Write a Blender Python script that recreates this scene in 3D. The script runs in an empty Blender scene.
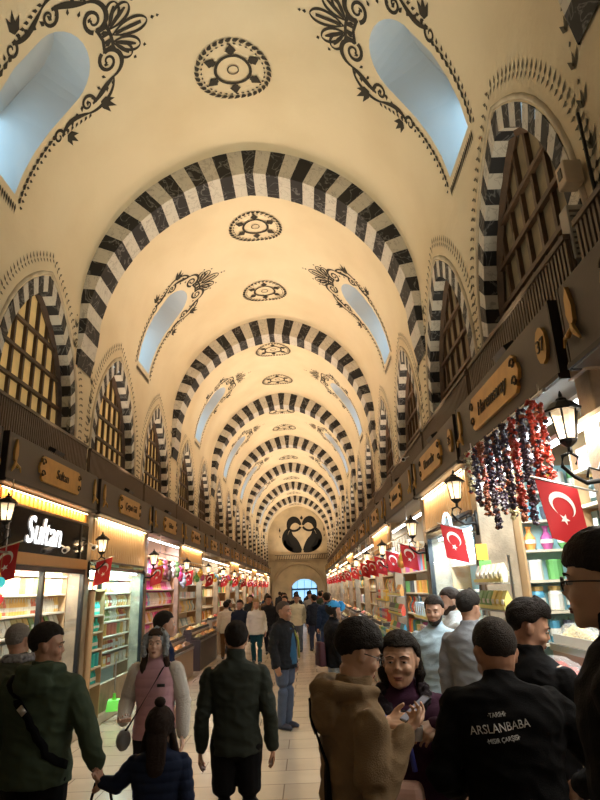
import bpy, bmesh, math, random
from math import pi, sin, cos, sqrt, atan2, radians as R
from mathutils import Vector, Matrix, noise, Euler
from mathutils.geometry import delaunay_2d_cdt
random.seed(7)
sc = bpy.context.scene
COL = sc.collection

# ------------------------------------------------------------------ helpers
class MB:
    """mesh builder: collects verts / faces / material slots"""
    def __init__(s): s.v = []; s.f = []; s.m = []
    def add(s, vs, fs, m=0):
        b = len(s.v); s.v.extend([tuple(v) for v in vs])
        for f in fs: s.f.append(tuple(b+i for i in f)); s.m.append(m)
    def box(s, c, d, m=0, rz=0, rx=0, ry=0, taper=1.0):
        x, y, z = d[0]/2, d[1]/2, d[2]/2; t = taper
        vs = [(-x,-y,-z),(x,-y,-z),(x,y,-z),(-x,y,-z),(-x*t,-y*t,z),(x*t,-y*t,z),(x*t,y*t,z),(-x*t,y*t,z)]
        M = Matrix.Translation(c) @ Euler((rx,ry,rz)).to_matrix().to_4x4()
        s.add([M @ Vector(v) for v in vs], [(0,3,2,1),(4,5,6,7),(0,1,5,4),(1,2,6,5),(2,3,7,6),(3,0,4,7)], m)
        return s
    def tube(s, pts, r, n=8, m=0, cap=True, flat=1.0, up=None):
        pts = [Vector(p) for p in pts]; k = len(pts)
        rs = r if isinstance(r, (list, tuple)) else [r]*k
        ref = Vector(up) if up else Vector((0,0,1)); vs = []
        for i, p in enumerate(pts):
            t = (pts[min(i+1,k-1)]-pts[max(i-1,0)]); t = t.normalized() if t.length > 1e-9 else Vector((0,0,1))
            a = ref.cross(t)
            if a.length < 1e-3: a = Vector((1,0,0)).cross(t)
            if a.length < 1e-3: a = Vector((0,1,0)).cross(t)
            a.normalize(); b = t.cross(a)
            if i and a.dot(pa) < 0 and not up: pass
            pa = a
            for j in range(n):
                q = 2*pi*j/n; vs.append(p + a*(cos(q)*rs[i]) + b*(sin(q)*rs[i]*flat))
        fs = []
        for i in range(k-1):
            for j in range(n):
                j2 = (j+1) % n; fs.append((i*n+j, i*n+j2, (i+1)*n+j2, (i+1)*n+j))
        if cap: fs.append(tuple(range(n-1,-1,-1))); fs.append(tuple((k-1)*n+j for j in range(n)))
        s.add(vs, fs, m); return s
    def lathe(s, prof, n=12, m=0, c=(0,0,0), cap=True):
        vs = []; k = len(prof)
        for r, z in prof:
            for j in range(n):
                q = 2*pi*j/n; vs.append((c[0]+r*cos(q), c[1]+r*sin(q), c[2]+z))
        fs = [(i*n+j, i*n+(j+1)%n, (i+1)*n+(j+1)%n, (i+1)*n+j) for i in range(k-1) for j in range(n)]
        if cap: fs.append(tuple(range(n-1,-1,-1))); fs.append(tuple((k-1)*n+j for j in range(n)))
        s.add(vs, fs, m); return s
    def ball(s, c, r, n=10, m=0, sz=1.0, sx=1.0, sy=1.0):
        vs = [(c[0], c[1], c[2]-r*sz)]; h = n//2
        for i in range(1, h):
            a = -pi/2+pi*i/h
            for j in range(n):
                q = 2*pi*j/n; vs.append((c[0]+r*sx*cos(a)*cos(q), c[1]+r*sy*cos(a)*sin(q), c[2]+r*sz*sin(a)))
        vs.append((c[0], c[1], c[2]+r*sz)); fs = []; L = len(vs)-1
        for j in range(n): fs.append((0, 1+(j+1)%n, 1+j)); fs.append((L, L-n+j, L-n+(j+1)%n))
        for i in range(h-2):
            for j in range(n):
                a = 1+i*n; fs.append((a+j, a+(j+1)%n, a+n+(j+1)%n, a+n+j))
        s.add(vs, fs, m); return s
    def prism(s, poly, fn, d0, d1, m=0):
        """poly: 2D points; fn(u,v,d)->3D; extruded between d0 and d1"""
        n = len(poly)
        vs = [fn(u,v,d0) for u,v in poly]+[fn(u,v,d1) for u,v in poly]
        fs = [tuple(range(n)), tuple(range(2*n-1, n-1, -1))]+[(i, i+n, (i+1)%n+n, (i+1)%n) for i in range(n)]
        s.add(vs, fs, m); return s
    def build(s, name, mats, parent=None, smooth=False, fix=False):
        me = bpy.data.meshes.new(name)
        me.from_pydata(s.v, [], s.f)
        if not isinstance(mats, (list, tuple)): mats = [mats]
        for m in mats: me.materials.append(m)
        if any(s.m): me.polygons.foreach_set('material_index', s.m)
        if smooth: me.polygons.foreach_set('use_smooth', [True]*len(s.f))
        if fix:
            bm = bmesh.new(); bm.from_mesh(me); bmesh.ops.remove_doubles(bm, verts=bm.verts, dist=1e-5)
            bmesh.ops.recalc_face_normals(bm, faces=bm.faces); bm.to_mesh(me); bm.free()
        me.update()
        o = bpy.data.objects.new(name, me); COL.objects.link(o)
        if parent is not None: o.parent = parent
        return o

def tag(o, label=None, cat=None, group=None, kind=None):
    if label: o['label'] = label
    if cat: o['category'] = cat
    if group: o['group'] = group
    if kind: o['kind'] = kind
    return o
def empty(name, loc=(0,0,0), rz=0, label=None, cat=None, group=None):
    o = bpy.data.objects.new(name, None); COL.objects.link(o); o.location = loc; o.rotation_euler = (0,0,rz)
    o.empty_display_size = .1
    return tag(o, label, cat, group)
KIDS = {}
def dup(root, loc=None, rot=None, label=None, group=None, scale=None):
    r = root.copy(); COL.objects.link(r)
    if loc is not None: r.location = loc
    if rot is not None: r.rotation_euler = rot
    if scale is not None: r.scale = scale if hasattr(scale, '__len__') else (scale,)*3
    if label: r['label'] = label
    if group: r['group'] = group
    for ch in root.children:
        c = ch.copy(); COL.objects.link(c); c.parent = r
        for g in ch.children:
            d = g.copy(); COL.objects.link(d); d.parent = c
    return r
def bevel(o, w=.005, seg=2):
    m = o.modifiers.new('b', 'BEVEL'); m.width = w; m.segments = seg; m.limit_method = 'ANGLE'; return o

# ------------------------------------------------------------------ materials
MATS = {}
def mat(name, col, rough=.6, metal=0, spec=.5, bump=0, bscale=40, var=0, vscale=3, emis=None, es=0, trans=0, alpha=1, coat=0, sheen=0, col2=None, sss=0):
    if name in MATS: return MATS[name]
    m = bpy.data.materials.new(name); m.use_nodes = True; nt = m.node_tree; N = nt.nodes; L = nt.links
    b = N['Principled BSDF']; b.inputs['Base Color'].default_value = (*col, 1); b.inputs['Roughness'].default_value = rough
    b.inputs['Metallic'].default_value = metal; b.inputs['Specular IOR Level'].default_value = spec
    if trans: b.inputs['Transmission Weight'].default_value = trans
    if alpha < 1: b.inputs['Alpha'].default_value = alpha
    if coat: b.inputs['Coat Weight'].default_value = coat
    if sheen: b.inputs['Sheen Weight'].default_value = sheen
    if sss: b.inputs['Subsurface Weight'].default_value = sss; b.inputs['Subsurface Radius'].default_value = (.02,.008,.004); b.inputs['Subsurface Scale'].default_value = .5
    if emis: b.inputs['Emission Color'].default_value = (*emis, 1); b.inputs['Emission Strength'].default_value = es
    if bump or var:
        tc = N.new('ShaderNodeTexCoord')
    if var:
        nz = N.new('ShaderNodeTexNoise'); nz.inputs['Scale'].default_value = vscale; nz.inputs['Detail'].default_value = 6
        L.new(tc.outputs['Object'], nz.inputs['Vector'])
        mx = N.new('ShaderNodeMix'); mx.data_type = 'RGBA'
        c2 = col2 or tuple(c*(1-var) for c in col)
        mx.inputs[6].default_value = (*col, 1); mx.inputs[7].default_value = (*c2, 1)
        rp = N.new('ShaderNodeMapRange'); rp.inputs[1].default_value = .4; rp.inputs[2].default_value = .7
        L.new(nz.outputs[0], rp.inputs[0]); L.new(rp.outputs[0], mx.inputs[0]); L.new(mx.outputs[2], b.inputs['Base Color'])
    if bump:
        n2 = N.new('ShaderNodeTexNoise'); n2.inputs['Scale'].default_value = bscale; n2.inputs['Detail'].default_value = 4
        L.new(tc.outputs['Object'], n2.inputs['Vector'])
        bp = N.new('ShaderNodeBump'); bp.inputs['Strength'].default_value = bump; bp.inputs['Distance'].default_value = .02
        L.new(n2.outputs[0], bp.inputs['Height']); L.new(bp.outputs[0], b.inputs['Normal'])
    MATS[name] = m; return m
def veined(name, col, vein, scale=3, rough=.35):
    m = mat(name, col, rough); nt = m.node_tree; N = nt.nodes; L = nt.links; b = N['Principled BSDF']
    tc = N.new('ShaderNodeTexCoord'); n = N.new('ShaderNodeTexNoise'); n.inputs['Scale'].default_value = scale; n.inputs['Detail'].default_value = 5; n.inputs['Distortion'].default_value = 1.2
    L.new(tc.outputs['Object'], n.inputs['Vector'])
    s = N.new('ShaderNodeMath'); s.operation = 'SUBTRACT'; s.inputs[1].default_value = .5; L.new(n.outputs[0], s.inputs[0])
    a = N.new('ShaderNodeMath'); a.operation = 'ABSOLUTE'; L.new(s.outputs[0], a.inputs[0])
    rp = N.new('ShaderNodeMapRange'); rp.inputs[1].default_value = .0; rp.inputs[2].default_value = .025; rp.inputs[3].default_value = 1; rp.inputs[4].default_value = 0; L.new(a.outputs[0], rp.inputs[0])
    n3 = N.new('ShaderNodeTexNoise'); n3.inputs['Scale'].default_value = scale*.6; L.new(tc.outputs['Object'], n3.inputs['Vector'])
    mu = N.new('ShaderNodeMath'); mu.operation = 'MULTIPLY'; L.new(rp.outputs[0], mu.inputs[0]); L.new(n3.outputs[0], mu.inputs[1])
    mx = N.new('ShaderNodeMix'); mx.data_type = 'RGBA'; mx.inputs[6].default_value = (*col,1); mx.inputs[7].default_value = (*vein,1)
    L.new(mu.outputs[0], mx.inputs[0]); L.new(mx.outputs[2], b.inputs['Base Color']); return m

PLASTER = mat('plaster', (.78,.68,.49), .85, bump=.15, bscale=14, var=1, vscale=.7, col2=(.71,.60,.41))
RIMPL = mat('aged_plaster', (.62,.54,.41), .85, bump=.3, bscale=20, var=1, vscale=3, col2=(.42,.34,.23))
WELLPL = mat('well_plaster', (.62,.62,.60), .9)
MWHITE = veined('grey_marble', (.62,.59,.53), (.22,.2,.18), 5, .7)
MDARK = veined('black_marble', (.014,.014,.017), (.30,.30,.30), 3, .65)
PAINT = mat('ornament_paint', (.035,.03,.022), .8)
PAINT2 = mat('faded_paint', (.13,.115,.08), .85)
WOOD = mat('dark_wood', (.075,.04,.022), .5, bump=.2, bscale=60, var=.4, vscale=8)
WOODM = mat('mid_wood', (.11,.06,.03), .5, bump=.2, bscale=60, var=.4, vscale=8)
BLIND = mat('window_panel', (.78,.58,.26), .7, var=.35, vscale=2.5, emis=(.9,.58,.2), es=.22)  # own golden glow added so the shaded panels look lit
BLINDR = mat('window_panel_dim', (.30,.22,.12), .6, var=.7, vscale=3, emis=(.5,.4,.2), es=.03)  # unlit copy of those panels, lack of light put into the colour
FASC = mat('taupe_fascia', (.085,.068,.054), .5, bump=.05)
FASCD = mat('fascia_side', (.018,.013,.011), .5)
SLAT = mat('slat_brown', (.13,.09,.062), .55)
SLATW = mat('slat_beech', (.62,.42,.22), .5)
GOLD = mat('gold_plaque', (.52,.30,.08), .38, metal=.55, var=.2, vscale=9)
GOLDD = mat('gold_relief', (.42,.25,.07), .4, metal=.5)
INK = mat('sign_ink', (.05,.03,.015), .6)
STONE = mat('pilaster_stone', (.34,.26,.175), .5, bump=.2, var=.5, vscale=4)
IRON = mat('black_iron', (.012,.011,.01), .45, metal=.6)
BLACK = mat('black_frame', (.012,.012,.013), .35)
WHITEP = mat('white_plastic', (.8,.8,.78), .4)
STEEL = mat('steel', (.55,.55,.55), .3, metal=1)
RED = mat('flag_red', (.45,.008,.014), .7)
WHITE = mat('flag_white', (.85,.83,.8), .6)
def glassmat(name='clear_glass', col=(.9,.95,1), a=.12):
    m = bpy.data.materials.new(name); m.use_nodes = True; N = m.node_tree.nodes; L = m.node_tree.links; N.clear()
    o = N.new('ShaderNodeOutputMaterial'); mx = N.new('ShaderNodeMixShader'); t = N.new('ShaderNodeBsdfTransparent'); g = N.new('ShaderNodeBsdfGlossy')
    t.inputs[0].default_value = (*col,1); g.inputs['Roughness'].default_value = .05; mx.inputs[0].default_value = a
    L.new(t.outputs[0], mx.inputs[1]); L.new(g.outputs[0], mx.inputs[2]); L.new(mx.outputs[0], o.inputs[0]); return m
GLASS = glassmat()
def emit(name, col, s):
    m = mat(name, (.8,.8,.8), .5, emis=col, es=s); return m
TUBE = emit('lit_tube', (.85,.95,1), 14)
TUBEW = emit('warm_tube', (1,.72,.4), 10)
LAMPGL = emit('lantern_glow', (1,.72,.38), 9)
SKYP = emit('daylight_pane', (.42,.74,1), 3.0)

# ------------------------------------------------------------------ camera
F = 590.0; P_ = math.atan(188/590); RO = R(2.2)
CAMP = Vector((.75,0,1.85))
rt = Vector((cos(RO), sin(RO)*sin(P_), -sin(RO)*cos(P_))); up = Vector((sin(RO), -cos(RO)*sin(P_), cos(RO)*cos(P_))); bk = -Vector((0,cos(P_),sin(P_)))
cam = bpy.data.objects.new('camera', bpy.data.cameras.new('camera')); COL.objects.link(cam)
M = Matrix((rt, up, bk)).transposed().to_4x4(); M.translation = CAMP; cam.matrix_world = M
cam.data.sensor_fit = 'VERTICAL'; cam.data.sensor_height = 24; cam.data.lens = F/800*24; cam.data.clip_start = .05; cam.data.clip_end = 300
sc.camera = cam
sc.view_settings.view_transform = 'Standard'; sc.view_settings.look = 'None'; sc.view_settings.gamma = 1; sc.view_settings.exposure = 0
w = bpy.data.worlds.new('w'); sc.world = w; w.use_nodes = True
w.node_tree.nodes['Background'].inputs[0].default_value = (1,.82,.6,1); w.node_tree.nodes['Background'].inputs[1].default_value = .14

# ------------------------------------------------------------------ vault geometry
HA = 2.78; ZS = 6.35; RISE = 3.0; RV = (RISE**2+HA**2)/(2*HA); CX = RV-HA
HL = math.acos(CX/RV)*RV; LV = 2*HL        # half and full arc length
def prof(s):
    """point and inward normal of the hall's section; s=0 left springing, s<0 the left wall"""
    if s <= 0: return Vector((-HA, ZS+s)), Vector((1,0))
    if s >= LV: return Vector((HA, ZS-(s-LV))), Vector((-1,0))
    if s <= HL:
        a = s/RV; return Vector((CX-RV*cos(a), ZS+RV*sin(a))), Vector((cos(a), -sin(a)))
    a = (LV-s)/RV; return Vector((-CX+RV*cos(a), ZS+RV*sin(a))), Vector((-cos(a), -sin(a)))
def surf(y, s, off=0):
    p, n = prof(s); q = p+n*off; return (q.x, y, q.y)
AC = [2.85, 9.0]+[9.0+6.9*i for i in range(1,7)]   # transverse arch centres
TH = .62; YEND = 57.0
WINS = [4.74, 7.55]; WHW = {0:1.20}
for a in AC[1:]:
    WINS += [a+1.86, a+5.04]
SHOPS = WINS[:]
def inpoly(p, poly):
    x, y = p; c = False; j = len(poly)-1
    for i in range(len(poly)):
        xi, yi = poly[i]; xj, yj = poly[j]
        if (yi > y) != (yj > y) and x < (xj-xi)*(y-yi)/(yj-yi)+xi: c = not c
        j = i
    return c
def sheet(mb, y0, y1, s0, s1, holes, st, m=0, flip=False, off=0, sty=None):
    sty = sty or st
    ny = max(1, round((y1-y0)/sty)); ns = max(1, round((s1-s0)/st)); pts = []; edges = []
    def ring(l):
        b = len(pts); pts.extend([Vector(p) for p in l]); edges.extend([(b+i, b+(i+1) % len(l)) for i in range(len(l))])
    per = [(y0+(y1-y0)*i/ny, s0) for i in range(ny)]+[(y1, s0+(s1-s0)*i/ns) for i in range(ns)]+[(y1-(y1-y0)*i/ny, s1) for i in range(ny)]+[(y0, s1-(s1-s0)*i/ns) for i in range(ns)]
    ring(per)
    for h in holes: ring(h)
    for i in range(1, ny):
        for j in range(1, ns):
            p = (y0+(y1-y0)*i/ny, s0+(s1-s0)*j/ns)
            if not any(inpoly(p, h) for h in holes): pts.append(Vector(p))
    vo, eo, fo, _, _, _ = delaunay_2d_cdt(pts, edges, [], 0, 1e-5)
    fs = []
    for f in fo:
        c = sum((vo[i] for i in f), Vector((0,0)))/len(f)
        if any(inpoly(c, h) for h in holes): continue
        fs.append(tuple(f) if not flip else tuple(reversed(f)))
    mb.add([surf(v.x, v.y, off) for v in vo], fs, m)

def slotpoly(yc, mirror=False, g=0, n=14):
    """skylight opening in (y, s); pointed foot, round head"""
    hw = .50+g; v0 = .38-g; vs = 1.45; vc = 1.97; pts = [(0, v0)]
    for t in (0,.33,.66,1): pts.append((hw*(.86+.14*t), v0+(vs-v0)*t))
    for i in range(n+1):
        a = pi*i/n; pts.append((hw*cos(a), vc+hw*sin(a)))
    for t in (1,.66,.33,0): pts.append((-hw*(.86+.14*t), v0+(vs-v0)*t))
    out = [(yc+u, (LV-v) if mirror else v) for u, v in pts]
    return out
SLOTY = [(AC[i]+AC[i+1])/2 for i in range(len(AC)-1)]; SLOTY[0] = 5.85; SLOTY.append(53.8)
def winpoly(yc, hw, za, zs=4.3, zb=3.5, n=9):
    """pointed arch outline in (y,z)"""
    h = za-zs; Rr = (h*h+hw*hw)/(2*hw); cx = Rr-hw; am = math.acos(max(-1,min(1,cx/Rr))) ; pts = [(yc-hw, zb)]
    pts.append((yc-hw, (zb+zs)/2))
    for i in range(n+1):
        a = am*i/n; pts.append((yc+cx-Rr*cos(a), zs+Rr*sin(a)))
    for i in range(n-1, -1, -1):
        a = am*i/n; pts.append((yc-cx+Rr*cos(a), zs+Rr*sin(a)))
    pts += [(yc+hw, (zb+zs)/2), (yc+hw, zb)]
    return pts

# vault
YS = [-3.4]+AC+[YEND]
ceil = MB()
for i in range(len(YS)-1):
    y0, y1 = YS[i], YS[i+1]
    holes = []
    if 1 <= i: holes = [slotpoly(SLOTY[i-1]), slotpoly(SLOTY[i-1], True)]
    st = .22 if i < 3 else .45
    sheet(ceil, y0, y1, 0, LV, holes, st)
ceiling = ceil.build('ceiling', [PLASTER], smooth=True, fix=True); tag(ceiling, 'cream plastered barrel vault with dark painted ornament', kind='structure')
# skylight wells
well = MB(); pane = MB()
for yc in SLOTY:
    for mir in (False, True):
        poly = slotpoly(yc, mir); n = len(poly); D = .75
        ring0 = [surf(y, s, .0) for y, s in poly]; ringD = [surf(yc+(y-yc)*.96, s, -D) for y, s in poly]
        well.add(ring0+ringD, [(i, i+n, (i+1) % n+n, (i+1) % n) for i in range(n)])
        sp = MB(); sheet(sp, yc-.66, yc+.66, .2 if not mir else LV-3.0, 3.0 if not mir else LV-.2, [], .3, off=-D)
        well.add(sp.v, sp.f)
        # daylight pane near the foot of the well
        s0, s1 = (.35, 1.35) if not mir else (LV-1.35, LV-.35)
        q = MB(); sheet(q, yc-.5, yc+.5, s0, s1, [], .3, off=-D+.05); pane.add(q.v, q.f)
wl = well.build('light_well', [WELLPL], ceiling, smooth=False, fix=True); tag(wl, kind='structure')
pn = pane.build('skylight_pane', [SKYP], ceiling)

# transverse striped arches
def arch_t(s, apex=.50, foot=.13, tail=1.05):
    d = abs(s-HL)
    if d <= HL: return foot+(apex-foot)*(cos(pi*d/HL/2))**.8
    e = (d-HL)/tail; return max(.02, foot*(1-e*e))
def tarch(yc, k):
    mb = MB(); tail = 1.0; half = HL+tail; nst = 41; per = half*2/(nst)
    y0, y1 = yc-TH/2, yc+TH/2
    sub = 2 if k < 4 else 1
    for i in range(nst):
        m = 1 if i % 2 == 0 else 0
        for j in range(sub):
            sa = -tail+per*(i+j/sub); sb = -tail+per*(i+(j+1)/sub)
            ta, tb = arch_t(sa), arch_t(sb)
            if m == 0: ta -= .004; tb -= .004
            ao, bo = surf(0,sa,-.05), surf(0,sb,-.05); ai, bi = surf(0,sa,ta), surf(0,sb,tb)
            P = lambda p, y: (p[0], y, p[2])
            mb.add([P(ao,y0),P(bo,y0),P(bi,y0),P(ai,y0),P(ao,y1),P(bo,y1),P(bi,y1),P(ai,y1)], [(0,1,2,3),(3,2,6,7),(7,6,5,4)], m)
    o = mb.build('trim_%d' % (k+1), [MWHITE, MDARK], fix=True)
    tag(o, kind='structure'); return o
for k, a in enumerate(AC): tarch(a, k)

# walls with arched window openings
def wall(side):
    mb = MB(); mir = side > 0
    for i in range(len(YS)-1):
        y0, y1 = YS[i], YS[i+1]; holes = []
        for j, c in enumerate(WINS):
            if y0 < c < y1:
                hw = WHW.get(j, 1.28); wp = winpoly(c, hw, 6.28, zb=3.52)
                holes.append([(y, (z-ZS) if not mir else (LV+ZS-z)) for y, z in wp])
        s0, s1 = (3.30-ZS, 0) if not mir else (LV, LV+ZS-3.30)
        sheet(mb, y0, y1, s0, s1, holes, .5)
    return mb
WALLPL = PLASTER
wl_l = wall(-1).build('wall_left', [WALLPL], fix=True); wl_r = wall(1).build('wall_right', [WALLPL], fix=True)
for o in (wl_l, wl_r): tag(o, kind='structure')

wn = 0
def window(side, j, c):
    global wn
    wn += 1
    hw = WHW.get(j, 1.28); near = j < 4
    root = empty('window_%d' % wn, (side*HA, c, 3.52)); tag(root, kind='structure')
    def T(y, z, d): return (side*d, y-c, z-3.52)     # d: depth behind the wall face
    n = 9 if near else 6
    po = winpoly(c, hw, 6.28, zb=3.52, n=n); pi_ = winpoly(c, hw-.17, 6.03, zb=3.52, n=n)
    # resample both outlines by fraction into equal stone blocks
    def resample(poly, cnt):
        L = [0]
        for a, b in zip(poly, poly[1:]): L.append(L[-1]+math.dist(a, b))
        out = []
        for i in range(cnt+1):
            t = L[-1]*i/cnt; k = 0
            while k < len(L)-2 and L[k+1] < t: k += 1
            f = (t-L[k])/(L[k+1]-L[k]); a, b = poly[k], poly[k+1]; out.append((a[0]+(b[0]-a[0])*f, a[1]+(b[1]-a[1])*f))
        return out
    cnt = 37; O = resample(po, cnt); I = resample(pi_, cnt); vb = MB(); D = .21
    for i in range(cnt):
        m = 1 if i % 2 == 0 else 0; e = -.012 if m else -.008
        a, b, ai, bi = O[i], O[i+1], I[i], I[i+1]
        vb.add([T(*a,e),T(*b,e),T(*bi,e),T(*ai,e),T(*ai,D),T(*bi,D),T(*a,.03),T(*b,.03)], [(0,1,2,3),(3,2,5,4),(0,6,7,1)], m)
    vo = vb.build('striped_arch', [MWHITE, MDARK], root, fix=True)
    # raised rim outside the stripes
    rm = MB(); rr = winpoly(c, hw+.05, 6.33, zb=3.52, n=n)
    rm.tube([T(*p, 0) for p in rr], .028, 6, cap=True, up=(side,0,0)); rm.build('arch_rim', RIMPL, root, smooth=True)
    # lattice
    fr = MB(); ins = winpoly(c, hw-.17, 6.03, zb=3.52, n=n)
    fr.tube([T(*p, D-.03) for p in ins], .05, 4, up=(side,0,0))
    hwi = hw-.17; zs = 4.35; h = 6.03-zs; Rr = (h*h+hwi*hwi)/(2*hwi); cx = Rr-hwi
    nb = 7
    for i in range(1, nb):
        u = -hwi+2*hwi*i/nb; zt = zs+sqrt(max(0, Rr*Rr-(abs(u)+cx)**2))
        fr.box(T(c+u, (3.52+zt)/2, D-.01), (.045, .05, zt-3.52))
    z = 3.75
    while z < 5.75:
        half = hwi if z < zs else max(.1, sqrt(max(0, Rr*Rr-(z-zs)**2))-cx)
        fr.box(T(c, z, D-.03), (.05, 2*half, .05)); z += .42
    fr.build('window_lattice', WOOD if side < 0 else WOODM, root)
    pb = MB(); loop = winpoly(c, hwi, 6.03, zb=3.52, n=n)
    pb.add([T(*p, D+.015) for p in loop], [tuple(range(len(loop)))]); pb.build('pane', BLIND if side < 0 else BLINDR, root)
for j, c in enumerate(WINS):
    window(-1, j, c)
for j, c in enumerate(WINS):
    window(1, j, c)

# ------------------------------------------------------------------ painted ornament
class Orn:
    """2D strokes collected as small quads in local (u, v)"""
    def __init__(s): s.q = []
    def stroke(s, pts, w):
        k = len(pts); K = getattr(s, 'k', 1); ws = [x*K for x in w] if isinstance(w, (list, tuple)) else [K*w*(.35+.65*sin(pi*(i+.5)/k)) for i in range(k)]
        L = []
        for i, p in enumerate(pts):
            a = pts[max(0,i-1)]; b = pts[min(k-1,i+1)]; dx, dy = b[0]-a[0], b[1]-a[1]; d = math.hypot(dx,dy) or 1
            L.append(((p[0]-dy/d*ws[i]/2, p[1]+dx/d*ws[i]/2), (p[0]+dy/d*ws[i]/2, p[1]-dx/d*ws[i]/2)))
        for (a, b), (c_, d_) in zip(L, L[1:]): s.q.append((a, b, d_, c_))
    def leaf(s, x, y, a, l, w, m=1):
        c, d = cos(a), sin(a); T = lambda u, v: (x+u*c-v*d, y+u*d+v*c); K = getattr(s, 'k', 1); l *= K**.5; w *= K
        s.q.append((T(0,0), T(l*.35,-w/2), T(l,0), T(l*.35,w/2)))
    def spiral(s, cx, cy, r, a0, turns, w, hand=1, n=22):
        s.stroke([(cx+r*(1-.85*i/n)*cos(a0+hand*turns*2*pi*i/n), cy+r*(1-.85*i/n)*sin(a0+hand*turns*2*pi*i/n)) for i in range(n+1)], [w*(1-.6*i/n) for i in range(n+1)])
    def mirror(s): s.q += [tuple((-p[0], p[1]) for p in reversed(q)) for q in s.q]
def bez(a, b, c, d, n=12):
    return [tuple((1-t)**3*a[k]+3*(1-t)**2*t*b[k]+3*(1-t)*t*t*c[k]+t**3*d[k] for k in (0,1)) for t in [i/n for i in range(n+1)]]
def slot_orn():
    o = Orn(); o.k = 1.35
    # v measured like slotpoly (s from the springing)
    TOP = 2.95
    # two volutes flanking the crown
    o.spiral(.33, TOP-.02, .17, R(200), 1.3, .05, 1)
    o.stroke(bez((.17,TOP-.05),(.15,TOP+.3),(.55,TOP+.3),(.60,TOP-.02)), .06)
    o.stroke(bez((.60,TOP-.02),(.66,TOP-.25),(.74,TOP-.3),(.78,TOP-.55)), .07)
    o.spiral(.72, 2.32, .15, R(60), 1.2, .045, 1)
    o.stroke(bez((.60,TOP-.02),(.9,TOP-.1),(.98,TOP-.5),(.86,2.25)), .045)
    for a, l in ((20,.26),(45,.30),(70,.24)): o.leaf(.84, 2.55, R(a), l, .09)
    o.stroke(bez((.86,2.25),(.75,2.0),(.68,1.85),(.80,1.62)), .06)
    o.spiral(.76, 1.56, .12, R(60), 1.2, .04, 1)
    for a, l in ((0,.2),(28,.25),(55,.22)): o.leaf(.86, 1.72, R(a), l, .08)
    for i in range(9):
        v = 2.9-.14*i; o.leaf(.64+.012*i+.03*sin(i), v, R(-25), .09, .05)
    for i in range(7): o.leaf(.90-.02*i, 2.3-.1*i, R(-60), .08, .04)
    # chain of small leaves down the slot edge
    for i in range(11):
        v = 1.42-.11*i; e = .60+.07*(v-.3)
        o.leaf(e, v, R(75), .11, .055); o.leaf(e+.05, v-.03, R(20), .07, .035)
    # flame edge over the head of the slot
    for a in (15,30,45,60,75): o.leaf(.68*cos(R(a)), 2.25+.68*sin(R(a)), R(a), .08, .04)
    o.leaf(.1, TOP+.02, R(100), .12, .05)
    # petals of the palmette
    for a, l in ((62,.48),(36,.40)):
        aa = R(a); b = (.10, TOP+.16); c, d = cos(aa), sin(aa); T = lambda u, v: (b[0]+u*c-v*d, b[1]+u*d+v*c)
        o.stroke([T(*p) for p in bez((0,0),(l*.5,.16),(l*.95,.12),(l,0))], .035); o.stroke([T(*p) for p in bez((0,0),(l*.5,-.16),(l*.95,-.12),(l,0))], .035)
        o.stroke([T(*p) for p in bez((.05,0),(l*.4,0),(l*.6,0),(l*.85,0))], .05)
        o.leaf(*T(l+.05,0), aa, .05, .05)
    o.mirror()
    l = .60; b = (0, TOP+.2)
    o.stroke([(b[0]+p[1], b[1]+p[0]) for p in bez((0,0),(l*.5,.17),(l*.95,.12),(l,0))], .035); o.stroke([(b[0]-p[1], b[1]+p[0]) for p in bez((0,0),(l*.5,.17),(l*.95,.12),(l,0))], .035)
    o.stroke([(0,b[1]+.05),(0,b[1]+.5)], .05); o.leaf(0,b[1]+l+.06,R(90),.06,.05); o.leaf(0,b[1]+l+.15,R(90),.05,.04)
    # crown band
    o.stroke([(-.2,TOP+.13),(-.1,TOP+.16),(0,TOP+.17),(.1,TOP+.16),(.2,TOP+.13)], [.04]*5); o.stroke([(-.18,TOP-.02),(0,TOP+.02),(.18,TOP-.02)], [.04]*3)
    for u in (-.15,-.05,.05,.15): o.stroke([(u,TOP),(u,TOP+.15)], [.035,.035])
    # foot of the slot
    for i in range(-9,10): o.leaf(i*.06, .28, R(-90), .13, .035)
    return o
def medal():
    o = Orn(); o.k = 1.35; circ = lambda r, n=28: [(r*cos(2*pi*i/n), r*sin(2*pi*i/n)) for i in range(n+1)]
    o.stroke(circ(.27), [.035]*29); o.stroke(circ(.085,14), [.014]*15)
    for i in range(6):
        a = R(30+60*i); c, d = cos(a), sin(a)
        o.leaf(.29*c, .29*d, a, .17, .13); o.leaf(.29*c, .29*d, a+.5, .09, .05); o.leaf(.29*c, .29*d, a-.5, .09, .05)
    for i in range(34):
        a = 2*pi*i/34; c, d = cos(a), sin(a)
        o.leaf(.53*c, .53*d, a+R(60), .10, .055); o.leaf(.57*c, .57*d, a+R(150), .06, .03); o.leaf(.49*c, .49*d, a+R(100), .05, .025)
    return o
def put(mb, orn, fn, m=0):
    for q in orn.q: mb.add([fn(*p) for p in q], [tuple(range(len(q)))], m)
SO = slot_orn(); MO = medal()
om = MB(); mm = MB()
for i, yc in enumerate(SLOTY):
    V2 = lambda v: v if v < 1.42 else 1.42+(v-1.42)*.84
    put(om, SO, lambda u, v: surf(yc+u*.9, V2(v), .008)); put(om, SO, lambda u, v: surf(yc+u*.9, LV-V2(v), .008))
    for dy in (-1.45, 1.45):
        yy = yc+dy if i else yc+(-1.35 if dy < 0 else 1.1)
        put(mm, MO, lambda u, v: surf(yy+v*.92, HL+u-.07, .022))
def fit(ob): ob.parent = ceiling
om.build('painted_scrollwork', PAINT, ceiling); mm.build('painted_medallion', PAINT, ceiling)
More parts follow.
